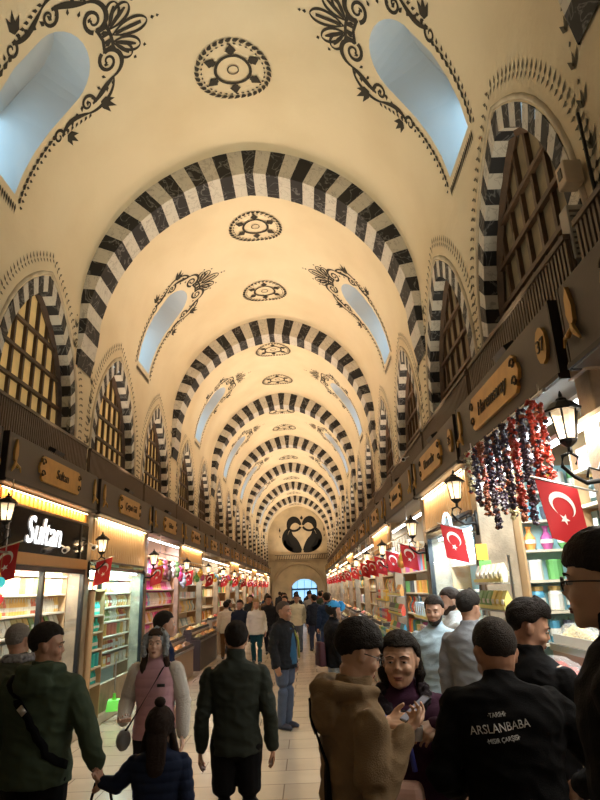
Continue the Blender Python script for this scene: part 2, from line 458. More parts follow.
# painted leaf borders round the wall arches
for side, par in ((-1, wl_l), (1, wl_r)):
    b = MB()
    for j, c in enumerate(WINS):
        hw = WHW.get(j, 1.28)
        for g, zz in ((.24, 6.56),):
            pl = winpoly(c, hw+g, zz, zb=3.6, n=14); o = Orn()
            acc = 0
            for p, q in zip(pl, pl[1:]):
                L = math.dist(p, q); a = atan2(q[1]-p[1], q[0]-p[0]); t = (.105-acc) % .105
                while t < L:
                    x, y = p[0]+(q[0]-p[0])*t/L, p[1]+(q[1]-p[1])*t/L
                    o.leaf(x, y, a+R(75), .10, .042); o.leaf(x, y, a-R(65), .075, .038)
                    t += .105
                acc = (acc+L) % .105
            put(b, o, lambda u, v: surf(u, (v-ZS) if side < 0 else (LV+ZS-v), .006))
    # trident flowers up the piers
    for a in AC[:4]:
        o = Orn()
        for e in (-.42, .42):
            z = 3.9
            while z < 6.2:
                for an in (60,90,120): o.leaf(a+e, z, R(an), .16, .05)
                o.leaf(a+e, z+.2, R(90), .05, .04); z += .34
        put(b, o, lambda u, v: surf(u, (v-ZS) if side < 0 else (LV+ZS-v), .006))
    b.build('painted_border', PAINT2, par)

# ------------------------------------------------------------------ end wall
ew = MB(); n = 24; pts = []
outl = [(-4.6,0)]+[(prof(LV*i/n)[0].x*1.02, prof(LV*i/n)[0].y+.05) for i in range(n+1)]+[(4.6,0)]
outl = [(-4.6,0),(-4.6,6.4),(-2.9,6.4)]+outl[1:-1]+[(2.9,6.4),(4.6,6.4),(4.6,0)]
dw = 1.2; DX = .5
door = [(DX-dw,0.001),(DX-dw,1.75)]+[(DX-dw*cos(pi*i/10), 1.75+dw*.75*sin(pi*i/10)) for i in range(1,10)]+[(DX+dw,1.75),(DX+dw,0.001)]
ptsv = [Vector(p) for p in outl]+[Vector(p) for p in door]; no = len(outl); nd = len(door)
ed = [(i,(i+1)%no) for i in range(no)]+[(no+i, no+(i+1)%nd) for i in range(nd)]
vo, eo, fo, *_ = delaunay_2d_cdt(ptsv, ed, [], 1, 1e-5)
fs = [f for f in fo if not inpoly(sum((vo[i] for i in f), Vector((0,0)))/len(f), door) and inpoly(sum((vo[i] for i in f), Vector((0,0)))/len(f), outl)]
ew.add([(v.x, YEND, v.y) for v in vo], fs)
ENDPL = mat('end_wall_plaster', (.70,.60,.43), .85, var=.3, vscale=1)
endw = ew.build('wall_end', ENDPL); tag(endw, kind='structure')
# arched stone surround, band, painted emblem
t = MB()
for r0, m in ((2.45, 0),):
    arc = [(r0*cos(pi-pi*i/20), 1.75+r0*.95*sin(pi-pi*i/20)) for i in range(21)]
    t.tube([(x, YEND-.05, z) for x, z in [(-r0,0)]+arc+[(r0,0)]], .16, 6, up=(0,1,0))
t.box((0, YEND-.06, 4.62), (5.3,.12,.5)); t.box((0, YEND-.1, 4.92), (5.4,.2,.08)); t.box((0, YEND-.1, 4.32), (5.4,.2,.08))
tr = t.build('end_arch_moulding', mat('end_stone', (.52,.43,.30), .7), endw)
o = Orn()
def S(pts, w): o.stroke([p for p in pts], w)
S(bez((.10,7.55),(.5,8.45),(1.35,8.1),(1.25,7.1),18), [.2+.45*sin(pi*i/18) for i in range(19)])
S(bez((1.25,7.2),(2.0,6.6),(1.6,5.1),(.1,5.15),20), [.25+.35*sin(pi*i/20) for i in range(21)])
S(bez((.1,5.2),(.6,5.9),(1.3,6.1),(1.05,7.1),16), [.15+.7*sin(pi*i/16) for i in range(17)])
S(bez((.12,7.4),(.3,7.0),(.9,6.9),(1.15,7.2),12), [.2]*13)
S(bez((.9,5.3),(1.3,5.4),(1.6,5.6),(1.7,6.2),10), [.35]*11)
o.leaf(2.1,6.9,R(90),.5,.15); o.leaf(2.05,6.4,R(70),.3,.1)
o.mirror(); o.leaf(0,8.05,R(90),.4,.3)
for i in range(-11,12): o.stroke([(i*.22,4.45),(i*.22+.1,4.8)], [.04,.05])
for z in (4.42,4.83): o.stroke([(-2.6,z),(2.6,z)], [.04,.04])
e2 = MB(); put(e2, o, lambda u, v: (u+.45, YEND-.13 if v < 5 else YEND-.012, v)); e2.build('painted_emblem', mat('emblem_black', (.009,.009,.010), .8), endw)
d = MB(); d.add([(x, YEND+.25, z) for x, z in door], [tuple(range(nd))]); 
dor = d.build('door_1', emit('doorway_daylight', (.25,.62,.95), 1.3)); tag(dor, kind='structure')
d = MB(); d.box((DX,YEND+.1,1.75),(2.4,.1,.16)); d.box((DX,YEND+.1,.9),(.06,.08,1.8)); 
for s_ in (-1,1): d.box((DX+s_*1.16,YEND+.1,1.0),(.1,.1,2.0))
for s_ in (-.65,0,.65): d.box((DX+s_,YEND+.1,2.15),(.04,.06,.8))
d.build('door_frame', mat('blue_frame', (.03,.08,.2), .5), dor)

# ------------------------------------------------------------------ floor
FL = bpy.data.materials.new('floor_marble'); FL.use_nodes = True; N = FL.node_tree.nodes; L = FL.node_tree.links; b = N['Principled BSDF']
tc = N.new('ShaderNodeTexCoord'); br = N.new('ShaderNodeTexBrick'); br.inputs['Scale'].default_value = 1; br.inputs['Brick Width'].default_value = .9; br.inputs['Row Height'].default_value = .45
br.inputs['Mortar Size'].default_value = .006; br.inputs['Color1'].default_value = (.52,.40,.27,1); br.inputs['Color2'].default_value = (.44,.33,.22,1); br.inputs['Mortar'].default_value = (.2,.14,.09,1)
L.new(tc.outputs['Object'], br.inputs['Vector']); nz = N.new('ShaderNodeTexNoise'); nz.inputs['Scale'].default_value = 1.5; nz.inputs['Detail'].default_value = 8; L.new(tc.outputs['Object'], nz.inputs['Vector'])
mx = N.new('ShaderNodeMix'); mx.data_type = 'RGBA'; mx.blend_type = 'MULTIPLY'; mx.inputs[0].default_value = .5; L.new(br.outputs[0], mx.inputs[6]); L.new(nz.outputs[0], mx.inputs[7])
ga = N.new('ShaderNodeGamma'); ga.inputs[1].default_value = .85; L.new(mx.outputs[2], ga.inputs[0])
L.new(ga.outputs[0], b.inputs['Base Color']); b.inputs['Roughness'].default_value = .22
fl = MB().box((0,26.8,-.05),(9.4,61,.1)).build('floor', FL); tag(fl, kind='structure')
STEP = mat('step_marble', (.55,.47,.36), .3, var=.2, vscale=4)
for s_, nm in ((-1,'left'),(1,'right')):
    o = MB().box((s_*3.5,26.8,.07),(2.1,60,.14)).build('baseboard_%s' % nm, STEP); tag(o, kind='structure'); bevel(o,.015)
# back of the shops and floor slab above them
for s_, nm in ((-1,'left'),(1,'right')):
    o = MB(); o.box((s_*4.62,26.8,1.7),(.1,61,3.4)); o.box((s_*3.75,26.8,3.36),(1.8,61,.1)); o = o.build('wall_back_%s' % nm, mat('shop_wall', (.40,.30,.19), .7)); tag(o, kind='structure')
# ------------------------------------------------------------------ shops
EL = [2.65, 6.08, 9.06, 12.35, 15.6]+[19.05+3.45*i for i in range(11)]
ER = [.9, 3.45, 6.12, 8.82, 12.3, 15.6]+[19.05+3.45*i for i in range(11)]
ORD = ['first','second','third','fourth','fifth','sixth','seventh','eighth','ninth','tenth','eleventh','twelfth','thirteenth','fourteenth','fifteenth','sixteenth','seventeenth']
def text(s, size, ext, name, m, parent, loc, rot, shear=0, sx=1):
    cu = bpy.data.curves.new('t', 'FONT'); cu.body = s; cu.size = size; cu.extrude = ext; cu.align_x = 'CENTER'; cu.align_y = 'CENTER'; cu.shear = shear; cu.resolution_u = 3
    t = bpy.data.objects.new('t', cu); COL.objects.link(t); dg = bpy.context.evaluated_depsgraph_get()
    me = bpy.data.meshes.new_from_object(t.evaluated_get(dg)); bpy.data.objects.remove(t); me.materials.clear(); me.materials.append(m)
    o = bpy.data.objects.new(name, me); COL.objects.link(o); o.parent = parent; o.location = loc; o.rotation_euler = rot; o.scale = (sx,1,1); return o
def where(side, i): return '%s shop on the %s side' % (ORD[i], 'Sultan' if side < 0 else 'Haremsaray')
# text facing the hall: left wall faces +X, right wall faces -X
def frot(side): return (pi/2, 0, pi/2 if side < 0 else -pi/2)
NAMES_L = ['', 'Sultan', 'Çeşmi Gül', 'Gülizar', 'Hacı Baba', 'Kalyon', 'Osmanlı', 'Lokum', 'Bazaar', 'Şifa', 'Saray', 'Lale', 'Nar', 'Safran', 'Ihlamur']
NAMES_R = ['Arslanbaba', 'Haremsaray', 'Ucuzcular', 'Lokumcu', 'Mısır', 'Kahveci', 'Baharat', 'Zade', 'Bahçe', 'Mevsim', 'Antep', 'Kaya', 'Defne', 'Susam', 'Ocak', 'Pera']
def plaque_outline(w, h):
    pts = []
    half = [(-w/2, -h/2), (w/2, -h/2), (w/2+.05*1, -h*.38), (w/2+.03, -h*.22), (w/2+.085, -h*.2), (w/2+.11, 0), (w/2+.085, h*.2), (w/2+.03, h*.22), (w/2+.05, h*.38), (w/2, h/2), (-w/2, h/2)]
    left = [(-x, -y) for x, y in half[2:9]]
    return half[:10]+[half[10]]+left
def signboard(side, i, y0, y1, name):
    yc = (y0+y1)/2; W = y1-y0-.14; xf = 2.40
    root = empty('shop_signboard', (side*xf, yc, 3.05), 0, 'taupe shop signboard with a gold name plaque, above the %s' % where(side, i), 'sign', 'signboards over the shops')
    d = lambda x, y, z: (side*x, y, z)
    b = MB(); b.box(d(.16, 0, .27), (.32, W-.04, .54)); o = b.build('board', FASC, root); bevel(o, .008)
    for s_ in (-1, 1): MB().box(d(.16, s_*(W/2-.01), .27), (.325, .022, .548)).build('end_cap', FASCD, root)
    MB().box(d(-.006, 0, .02), (.02, W, .03)).build('edge_trim', FASCD, root)
    # slatted panel between board and window
    b = MB(); n = int(W/.055) if i < 4 else int(W/.12); z0, z1 = .50, 1.02
    b.box(d(.235, 0, (z0+z1)/2), (.02, W, z1-z0))
    for k in range(n): b.box(d(.215, -W/2+W*(k+.5)/n, (z0+z1)/2), (.03, W/n*.55, z1-z0))
    b.box(d(.21, 0, z1), (.05, W, .04)); b.build('slatted_panel', SLAT, root)
    pw = min(1.12, W*.45); ph = .31; rot = frot(side)
    fn = lambda u, v, dd: (side*(-dd), u, .29+v)
    b = MB(); b.prism(plaque_outline(pw, ph), fn, -.0, .03); p = b.build('name_plaque', GOLD, root, fix=True); bevel(p, .004)
    b = MB()
    for s_ in (-1,1):
        for r_, cy in ((.055, .07),(.055,-.07)):
            b = MB(); b.tube([(side*-.034, s_*(pw/2+.02)+r_*cos(t*.5)*(1-t/16), .29+cy+r_*sin(t*.5)*(1-t/16)) for t in range(14)], .008, 5); b.build('plaque_scroll', INK, p)
    if i < 9: text(name, .17 if len(name) < 11 else .155, .004, 'plaque_lettering', INK, p, (side*-.035, 0, .285), rot, .2, .95)
    # small relief ornaments
    for s_ in (-1, 1):
        b = MB(); yy = s_*(W/2-.16)
        if side > 0 and s_ < 0 and i < 3:
            b.prism([(.085*cos(a*pi/6), .13*sin(a*pi/6)) for a in range(12)], lambda u, v, dd: (side*-dd, yy+u, .29+v), 0, .025)
            o = b.build('number_roundel', GOLDD, root, fix=True); text('37' if i == 1 else '35', .13, .003, 'roundel_number', INK, o, (side*-.03, yy, .285), rot)
        else:
            b.prism([(0,.19),(.035,.12),(.045,.02),(.02,-.05),(.0,-.06),(-.03,-.04),(-.04,.05),(-.02,.13)], lambda u, v, dd: (side*-dd, yy+u, .29+v), 0, .025)
            b.tube([(side*-.02, yy, .23), (side*-.03, yy-.04, .17), (side*-.03, yy-.09, .11)], [.016,.022,.008], 6)
            b.tube([(side*-.02, yy, .22), (side*-.03, yy+.05, .18), (side*-.03, yy+.09, .18), (side*-.03, yy+.12, .13)], [.012,.02,.014,.006], 6)
            b.build('gold_relief', GOLDD, root, fix=True)
    return root

def area(name, loc, rot, e, col, sx, sy, parent=None):
    l = bpy.data.lights.new(name, 'AREA'); l.energy = e; l.spread = R(110) if name == 'flood_glow' else pi; l.shape = 'RECTANGLE'; l.size = sx; l.size_y = sy; l.color = col
    o = bpy.data.objects.new(name, l); COL.objects.link(o); o.location = loc; o.rotation_euler = rot
    if parent: o.parent = parent
    return o

# ---- goods prototypes
def cmat(c, r=.45, **k): return mat('c_%02x%02x%02x' % tuple(int(x*255) for x in c), c, r, **k)
PAL = {
 'pink': [(.85,.06,.35),(.95,.25,.5),(.8,.1,.55),(.9,.85,.8),(.95,.6,.2),(.3,.6,.8),(.9,.7,.75)],
 'gold': [(.85,.5,.1),(.9,.7,.3),(.8,.75,.6),(.7,.3,.06),(.9,.85,.7),(.6,.12,.06),(.25,.4,.12)],
 'teal': [(.02,.5,.42),(.05,.65,.5),(.1,.7,.6),(.7,.85,.8),(.02,.35,.35)],
 'mix': [(.8,.1,.05),(.9,.6,.1),(.1,.35,.5),(.85,.8,.7),(.15,.4,.12),(.5,.1,.3),(.9,.4,.1),(.1,.1,.12)],
 'white': [(.85,.85,.82),(.8,.75,.65),(.7,.8,.88),(.9,.7,.3),(.75,.55,.6),(.35,.5,.6)],
 'dark': [(.05,.02,.02),(.12,.02,.03),(.02,.04,.03),(.3,.05,.04),(.6,.5,.3)],
}
CN = {'pink':'pink and magenta','gold':'golden and amber','teal':'turquoise','mix':'many-coloured','white':'pale','dark':'dark'}
PROTO = {}
LIDM = mat('lid_gold', (.7,.5,.2), .3, metal=.7); LABM = mat('paper_label', (.85,.82,.72), .6)
def proto(kind, col):
    k = (kind, col)
    if k in PROTO: return PROTO[k]
    m = cmat(col); parts = []
    def P(name, mb, mats): 
        me = bpy.data.meshes.new(name); me.from_pydata(mb.v, [], mb.f)
        for q in (mats if isinstance(mats, list) else [mats]): me.materials.append(q)
        if any(mb.m): me.polygons.foreach_set('material_index', mb.m)
        me.update(); parts.append((name, me))
    if kind == 'jar':
        P('jar_body', MB().lathe([(.04,0),(.046,.01),(.046,.10),(.036,.125)], 10), m); P('lid', MB().lathe([(.04,.122),(.04,.15)], 10), LIDM)
        P('jar_label', MB().lathe([(.0465,.03),(.0465,.08)], 10, cap=False), LABM)
    elif kind == 'bottle':
        P('bottle_body', MB().lathe([(.033,0),(.035,.01),(.035,.14),(.013,.19),(.013,.225)], 10), m); P('cap', MB().lathe([(.015,.222),(.015,.25)], 8), LIDM)
        P('bottle_label', MB().lathe([(.0355,.05),(.0355,.11)], 10, cap=False), LABM)
    elif kind == 'box':
        P('carton', MB().box((0,0,.055),(.10,.13,.11)), m); P('box_label', MB().box((.0,0,.055),(.104,.08,.05)), LABM)
    elif kind == 'tall_box':
        P('carton', MB().box((0,0,.1),(.07,.09,.20)), m); P('box_label', MB().box((0,0,.12),(.074,.06,.07)), LABM)
    elif kind == 'tin':
        P('tin_body', MB().lathe([(.055,0),(.055,.12)], 12), m); P('lid', MB().lathe([(.058,.12),(.058,.135),(.05,.14)], 12), m)
    elif kind == 'packet':
        b = MB(); b.add([(-.01,-.05,0),(.03,-.05,.0),(.03,.05,0),(-.01,.05,0),(-.03,-.055,.08),(.045,-.055,.08),(.045,.055,.08),(-.03,.055,.08),(.0,-.05,.17),(.006,-.05,.17),(.006,.05,.17),(0,.05,.17)],
          [(3,2,1,0),(0,1,5,4),(1,2,6,5),(2,3,7,6),(3,0,4,7),(4,5,9,8),(5,6,10,9),(6,7,11,10),(7,4,8,11),(8,9,10,11)]); P('packet_film', b, m)
        P('packet_label', MB().box((.004,0,.075),(.09,.06,.04)), LABM)
    elif kind == 'doll':
        P('dress', MB().lathe([(.055,0),(.045,.03),(.02,.10),(.018,.12)], 9), m); P('head', MB().ball((0,0,.15), .028, 8), cmat((.8,.55,.4)))
        P('hair', MB().ball((-.003,0,.158), .03, 8), cmat((.25,.12,.05)))
    elif kind == 'bowl':
        P('bowl_body', MB().lathe([(.03,0),(.07,.045),(.075,.05),(.065,.045)], 12), cmat((.8,.78,.7))); P('spice_heap', MB().lathe([(.066,.046),(.045,.075),(.015,.10),(0.002,.105)], 12), m)
    elif kind == 'cup':
        P('cup_body', MB().lathe([(.028,0),(.04,.03),(.042,.10),(.036,.098),(.034,.02)], 10), m); P('cup_handle', MB().tube([(0,.04,.08),(0,.065,.075),(0,.065,.035),(0,.04,.03)], .006, 5), m)
    elif kind == 'candle':
        P('candle_body', MB().lathe([(.036,0),(.036,.14)], 10), m); P('wick', MB().tube([(0,0,.138),(0,.002,.16)], .003, 4), INK); P('candle_label', MB().lathe([(.0365,.04),(.0365,.09)], 10, cap=False), LABM)
    elif kind == 'vase':
        P('vase_body', MB().lathe([(.03,0),(.05,.05),(.045,.09),(.018,.13),(.018,.16),(.03,.175)], 10), m)
        P('painted_band', MB().lathe([(.0505,.045),(.0485,.075)], 10, cap=False), LABM)
    PROTO[k] = parts; return parts
DESC = {'cup':'handled cup','candle':'labelled candle','jar':'jar, gold lid','bottle':'bottle, gold cap','box':'low carton','tall_box':'upright carton','tin':'round tin','packet':'filled packet','doll':'doll in wide dress','bowl':'heaped spice bowl','vase':'painted vase'}
CATS = {'tall_box':'box','packet':'packet','doll':'toy'}
def item(kind, col, loc, rz, label, group, sc_=1.0, parts=True):
    ps = proto(kind, col); nm = {'bowl':'spice_bowl','box':'carton_box'}.get(kind, kind)
    o = bpy.data.objects.new(nm, None if parts else ps[0][1]); COL.objects.link(o)
    o.location = loc; o.rotation_euler = (0,0,rz); o.scale = (sc_,)*3; o.empty_display_size = .05
    tag(o, label, CATS.get(kind, kind), group)
    if parts:
        for n, me in ps:
            c = bpy.data.objects.new(n, me); COL.objects.link(c); c.parent = o
    return o
COLN = [('red',(.6,.08,.05)),('orange',(.85,.4,.08)),('amber',(.85,.6,.2)),('pink',(.9,.3,.5)),('magenta',(.8,.08,.45)),('green',(.15,.4,.12)),('turquoise',(.04,.55,.5)),('blue',(.15,.35,.55)),('cream',(.85,.8,.68)),('black',(.06,.03,.03)),('purple',(.45,.1,.35)),('pale blue',(.6,.78,.85))]
def cname(c): return min(COLN, key=lambda n: sum((a-b)**2 for a, b in zip(n[1], c)))[0]
COUNT = {}
def shelf_unit(side, i, y0, y1, pal, kinds, zs=(.62,.98,1.34,1.70,2.06), x=2.78, depth=.26, near=True, name='display_shelves', gap=1.0, back=None, dens=1.0):
    yc = (y0+y1)/2; W = y1-y0; rg = random.Random(i*31+(5 if side < 0 else 9)+int(x*10))
    w_ = where(side, i)
    root = empty(name, (side*x, yc, .14), 0, 'open display shelves of %s goods in the %s' % (CN[pal], w_), 'shelf', 'display shelves in the shops')
    top = zs[-1]+max(.36, zs[1]-zs[0])
    b = MB(); b.box((side*(depth/2+.01), 0, (top-.14)/2), (.02, W, top-.14)); b.build('back_panel', back or mat('shelf_back', (.75,.68,.55), .6), root)
    for s_ in (-1,1): MB().box((0, s_*(W/2-.012), (top-.14)/2), (depth, .024, top-.14)).build('side_panel', mat('shelf_wood', (.45,.28,.14), .5), root)
    for z in zs:
        MB().box((0, 0, z-.14-.012), (depth, W-.05, .024)).build('shelf', mat('shelf_board', (.7,.6,.45), .45), root)
    MB().box((0,0,top-.15),(depth,W,.03)).build('top_panel', mat('shelf_wood', (.45,.28,.14), .5), root)
    cols = PAL[pal]
    for zi, z in enumerate(zs):
        kind = kinds[(zi) % len(kinds)]; col = cols[rg.randrange(len(cols))]
        wid = {'jar':.105,'bottle':.085,'box':.145,'tall_box':.105,'tin':.13,'packet':.125,'doll':.13,'bowl':.168,'vase':.115}[kind]
        dz = (zs[1]-zs[0]); h = {'jar':.15,'bottle':.25,'box':.11,'tall_box':.2,'tin':.14,'packet':.17,'doll':.185,'bowl':.105,'vase':.175}[kind]
        s_ = min(max(.8, dz*(.80 if near or kind not in ('box',) else .6)/h), depth*.84/wid, 2.6); wid *= s_*1.05
        n = max(1, int((W-.10)/wid*dens))
        for k in range(n):
            if k % max(2, n//4) == 0: col = cols[rg.randrange(len(cols))]
            c_ = COUNT.get(kind, 0)
            if rg.random() < .55: col = cols[rg.randrange(len(cols))]
            if c_ >= 292: continue
            COUNT[kind] = c_+1
            y = yc-W/2+.06+(W-.12)*(k+.5)/n
            item(kind, col, (side*(x-.03), y, z+.003), (pi if side > 0 else 0)+rg.uniform(-.04,.04), '%s %s, %s shelf up, %s' % (cname(col), DESC[kind], ORD[zi], w_), '%ss on the shelves of the %s' % (CATS.get(kind, kind), w_), s_, parts=near)
        if kind in ('box','tin') and near and h*s_*2 < dz*.9:
            for k in range(0, n):
                if rg.random() < .3 or COUNT[kind] >= 292: continue
                COUNT[kind] += 1; y = yc-W/2+.06+(W-.12)*(k+.5)/n; col = cols[(k//3) % len(cols)]
                item(kind, col, (side*(x-.03), y, z+h*s_+.006), (pi if side > 0 else 0), '%s %s stacked on another, %s shelf, %s' % (cname(col), CATS.get(kind,kind), ORD[zi], w_), '%ss on the shelves of the %s' % (CATS.get(kind, kind), w_), s_, parts=near)
    return root
def tube_light(side, i, y0, y1, z, x, m=TUBE, e=30, col=(.9,.95,1), tilt=0):
    yc = (y0+y1)/2; W = y1-y0
    root = empty('tube_lamp', (side*x, yc, z), 0, 'bright tube lamp above goods of the %s' % where(side, i), 'lamp', 'tube lamps in the shops')
    MB().box((0,0,.02),(.06,W,.03)).build('lamp_housing', WHITEP, root); b = MB(); b.tube([(0,-W/2+.03,-.01),(0,W/2-.03,-.01)], .014, 6); b.build('tube', m, root)
    area('tube_glow', (0,0,-.03), (0, R(tilt)*-side, 0), e, col, .12, W*.9, root)
def posts(side, i, y0, y1, m=BLACK, z1=2.95, x=2.52, w=.06, name='shop_front_frame', n=2, glass=True, zb=.14, lab='black framed glass shop front'):
    yc = (y0+y1)/2; W = y1-y0
    root = empty(name, (side*x, yc, zb), 0, '%s of the %s' % (lab, where(side, i)), 'shop front', 'glazed shop fronts'); H = z1-zb
    for k in range(n+1): MB().box((0,-W/2+W*k/n,H/2),(w,w,H)).build('post', m, root)
    MB().box((0,0,H-w/2),(w,W,w)).build('head_rail', m, root); MB().box((0,0,.2),(w,W,.4)).build('base_panel', STONE, root)
    if glass: MB().box((0,0,.4+(H-.4)/2),(.008,W-.02,H-.42)).build('glass', GLASS, root)
    return root
def valance(side, i, y0, y1, z0, z1, m=SLATW, x=2.5, e=14, col=(1,.62,.28), zt=3.02):
    yc = (y0+y1)/2; W = y1-y0
    root = empty('slatted_valance', (side*x, yc, z0), 0, 'warmly lit slatted wood panel under the sign of the %s' % where(side, i), 'panel', 'slatted panels over shop fronts'); n = int(W/.11)
    b = MB(); b.box((side*.02,0,(z1-z0)/2),(.03,W,z1-z0))
    for k in range(n): b.box((0,-W/2+W*(k+.5)/n,(z1-z0)/2),(.03,W/n*.6,z1-z0))
    b.build('slats', m, root); MB().box((-side*.01,0,0),(.05,W,.03)).build('lower_rail', WOOD, root)
    MB().box((-side*.04,0,zt-z0-.01),(.015,W*.94,.008)).build('led_strip', TUBEW, root)
    area('strip_glow', (-side*.05,0,zt-z0-.02), (0, -R(25)*side, 0), e, col, .04, W*.9, root)

# ---- hanging and street furniture
def lantern(side, y, x=2.12, z=2.62, xw=2.48, label='', s=1.0, e=6):
    root = empty('wall_lantern', (side*x, y, z), 0, label, 'lantern', 'iron wall lanterns along the shops'); root.scale = (s,)*3
    k = side*(xw-x)/s
    b = MB(); b.tube([(k,0,-.34),(k*.75,0,-.33),(k*.35,0,-.34),(0,0,-.30),(-.06*side,0,-.24),(-.05*side,0,-.18),(0,0,-.16),(.04*side,0,-.19),(.02*side,0,-.23)], [.016,.014,.013,.013,.012,.011,.01,.009,.006], 8)
    b.tube([(k,0,-.45),(k,0,-.22)], .02, 6); b.tube([(k,0,-.2),(k*.8,0,-.27),(k*.5,0,-.25),(k*.4,0,-.31)], .008, 6); b.tube([(0,0,-.17),(0,0,-.12)], .014, 6); b.build('bracket', IRON, root, smooth=True)
    b = MB(); b.lathe([(.012,-.13),(.05,-.10),(.055,-.085),(.05,-.08)], 8)
    for a in range(6):
        c, d = cos(a*pi/3), sin(a*pi/3); b.tube([(c*.052,d*.052,-.085),(c*.082,d*.082,.09)], .006, 4)
    b.lathe([(.105,.085),(.11,.095),(.06,.14),(.035,.15),(.03,.165),(.012,.175),(.012,.19),(.003,.215)], 8); b.build('lantern_cage', IRON, root)
    b = MB(); b.lathe([(.045,-.08),(.072,.085)], 8); b.build('lantern_glass', mat('lantern_pane', (.9,.8,.65), .3, alpha=.45, emis=(1,.75,.45), es=1.0), root)
    b = MB(); b.ball((0,0,-.01), .022, 8, sz=1.6); b.build('bulb', LAMPGL, root)
    l = bpy.data.lights.new('lantern_light', 'POINT'); l.energy = e; l.color = (1,.68,.36); l.shadow_soft_size = .06; o = bpy.data.objects.new('lantern_light', l); COL.objects.link(o); o.parent = root; o.location = (0,0,-.01)
    return root
def flag(side, y, x=1.95, z=2.42, label='', s=1.0, ang=16, seed=0, xw=2.48):
    root = empty('turkish_flag', (side*x, y, z), 0, label, 'flag', 'red flags along the shops'); rg = random.Random(seed)
    # u runs along the pole towards the wall, v hangs down
    c, d = cos(R(ang)), sin(R(ang)); k = (xw-x)
    MB().tube([(-side*.02,0,.012),(side*k,0,-d/c*k*.9)], .007, 6).build('flag_pole', STEEL, root)
    W, H = .26*s, .38*s
    wv = rg.uniform(.01,.025); ph = rg.uniform(0,6)
    def T(u, v, e=0): return (side*(u*c+v*d*.35-.0), wv*sin(u*18+v*9+ph)*(v/H+.2)+e, -u*d-v*c)
    def slab(poly, th, mb): mb.prism(poly, lambda u, v, dd: T(u, v, dd), -th, th)
    b = MB(); nu, nv = 8, 10; vs = []; fs = []
    for e in (-.0015,.0015):
        for j in range(nv+1):
            for i_ in range(nu+1): vs.append(T(.01+W*i_/nu, H*j/nv, e))
    o_ = (nu+1)*(nv+1)
    for j in range(nv):
        for i_ in range(nu):
            a = j*(nu+1)+i_; fs.append((a,a+1,a+nu+2,a+nu+1)); fs.append((o_+a,o_+a+nu+1,o_+a+nu+2,o_+a+1))
    b.add(vs, fs); cl = b.build('cloth', RED, root, smooth=True)
    b = MB(); r1, r2 = .082*s, .066*s; cu, cv = .01+W/2, H*.36; n = 20
    outer = [(cu+r1*cos(R(90+32)+ (2*pi-R(64))*i_/n), cv+r1*sin(R(90+32)+(2*pi-R(64))*i_/n)) for i_ in range(n+1)]
    iv = cv+.02*s; a0 = atan2(outer[0][1]-iv, outer[0][0]-cu); a1 = atan2(outer[-1][1]-iv, outer[-1][0]-cu)
    if a0 < 0: a0 += 2*pi
    inner = [(cu+r2*cos(a0+(a1+2*pi-a0)*i_/n), iv+r2*sin(a0+(a1+2*pi-a0)*i_/n)) for i_ in range(n+1)]
    for i_ in range(n):
        q = [outer[i_], outer[i_+1], inner[i_+1], inner[i_]]
        for e in (-.004,.004): b.add([T(u,v,e) for u, v in q], [(0,1,2,3)])
    b.build('crescent', WHITE, cl)
    b = MB(); sv = H*.36+.095*s; sp = [((.036 if a % 2 == 0 else .015)*s*sin(a*pi/5+.3)+cu-.01*s, sv+(.036 if a % 2 == 0 else .015)*s*cos(a*pi/5+.3)) for a in range(10)]
    for a in range(10):
        for e in (-.0045,.0045): b.add([T(*sp[a],e), T(*sp[(a+1)%10],e), T(cu-.01*s,sv,e)], [(0,1,2)])
    b.build('star', WHITE, cl)
    return root
def uplight(side, y, e, col=(1,.68,.36), x=2.47, z=3.64, w_=''):
    root = empty('flood_lamp', (side*x, y, z), 0, 'small black floodlight on the signboard top, %s' % w_, 'lamp', 'floodlights on the signboards')
    MB().box((0,0,.03),(.10,.28,.05), ry=-side*.5).build('lamp_body', BLACK, root)
    area('flood_glow', (-side*.02,0,.09), (pi, -side*R(30), 0), e, col, .16, .5, root)

# ---- build every shop
def pilaster(side, y, k, w=.2):
    b = MB(); b.box((side*2.66, y, 1.6), (.34, w, 3.2)); b.box((side*2.65,y,.3),(.38,w+.04,.32)); b.box((side*2.65,y,3.1),(.38,w+.04,.12))
    o = b.build('trim_%d' % (20+k+(40 if side > 0 else 0)), STONE); tag(o, kind='structure'); bevel(o,.01)
    o = MB().box((side*3.7, y, 1.65),(1.9,.08,3.1)).build('wall_partition_%d' % (k+1+(30 if side > 0 else 0)), mat('shop_wall', (.40,.30,.19), .7)); tag(o, kind='structure')
for side, E in ((-1, EL), (1, ER)):
    for k, y in enumerate(E): pilaster(side, y, k)
PALS_L = ['gold','gold','teal','pink','white','gold','mix','white','gold','mix','pink','gold','mix','white','gold']
PALS_R = ['mix','dark','white','mix','gold','white','mix','gold','pink','mix','gold','white','mix','gold','mix','gold']
KS = [['jar','box','tin','packet','bottle'],['bottle','jar','vase','tin','tall_box'],['packet','doll','vase','box','doll'],['vase','tall_box','jar','packet','bowl'],['tin','bottle','bowl','jar','box'],['bowl','packet','tall_box','vase','tin']]
UPE = 80
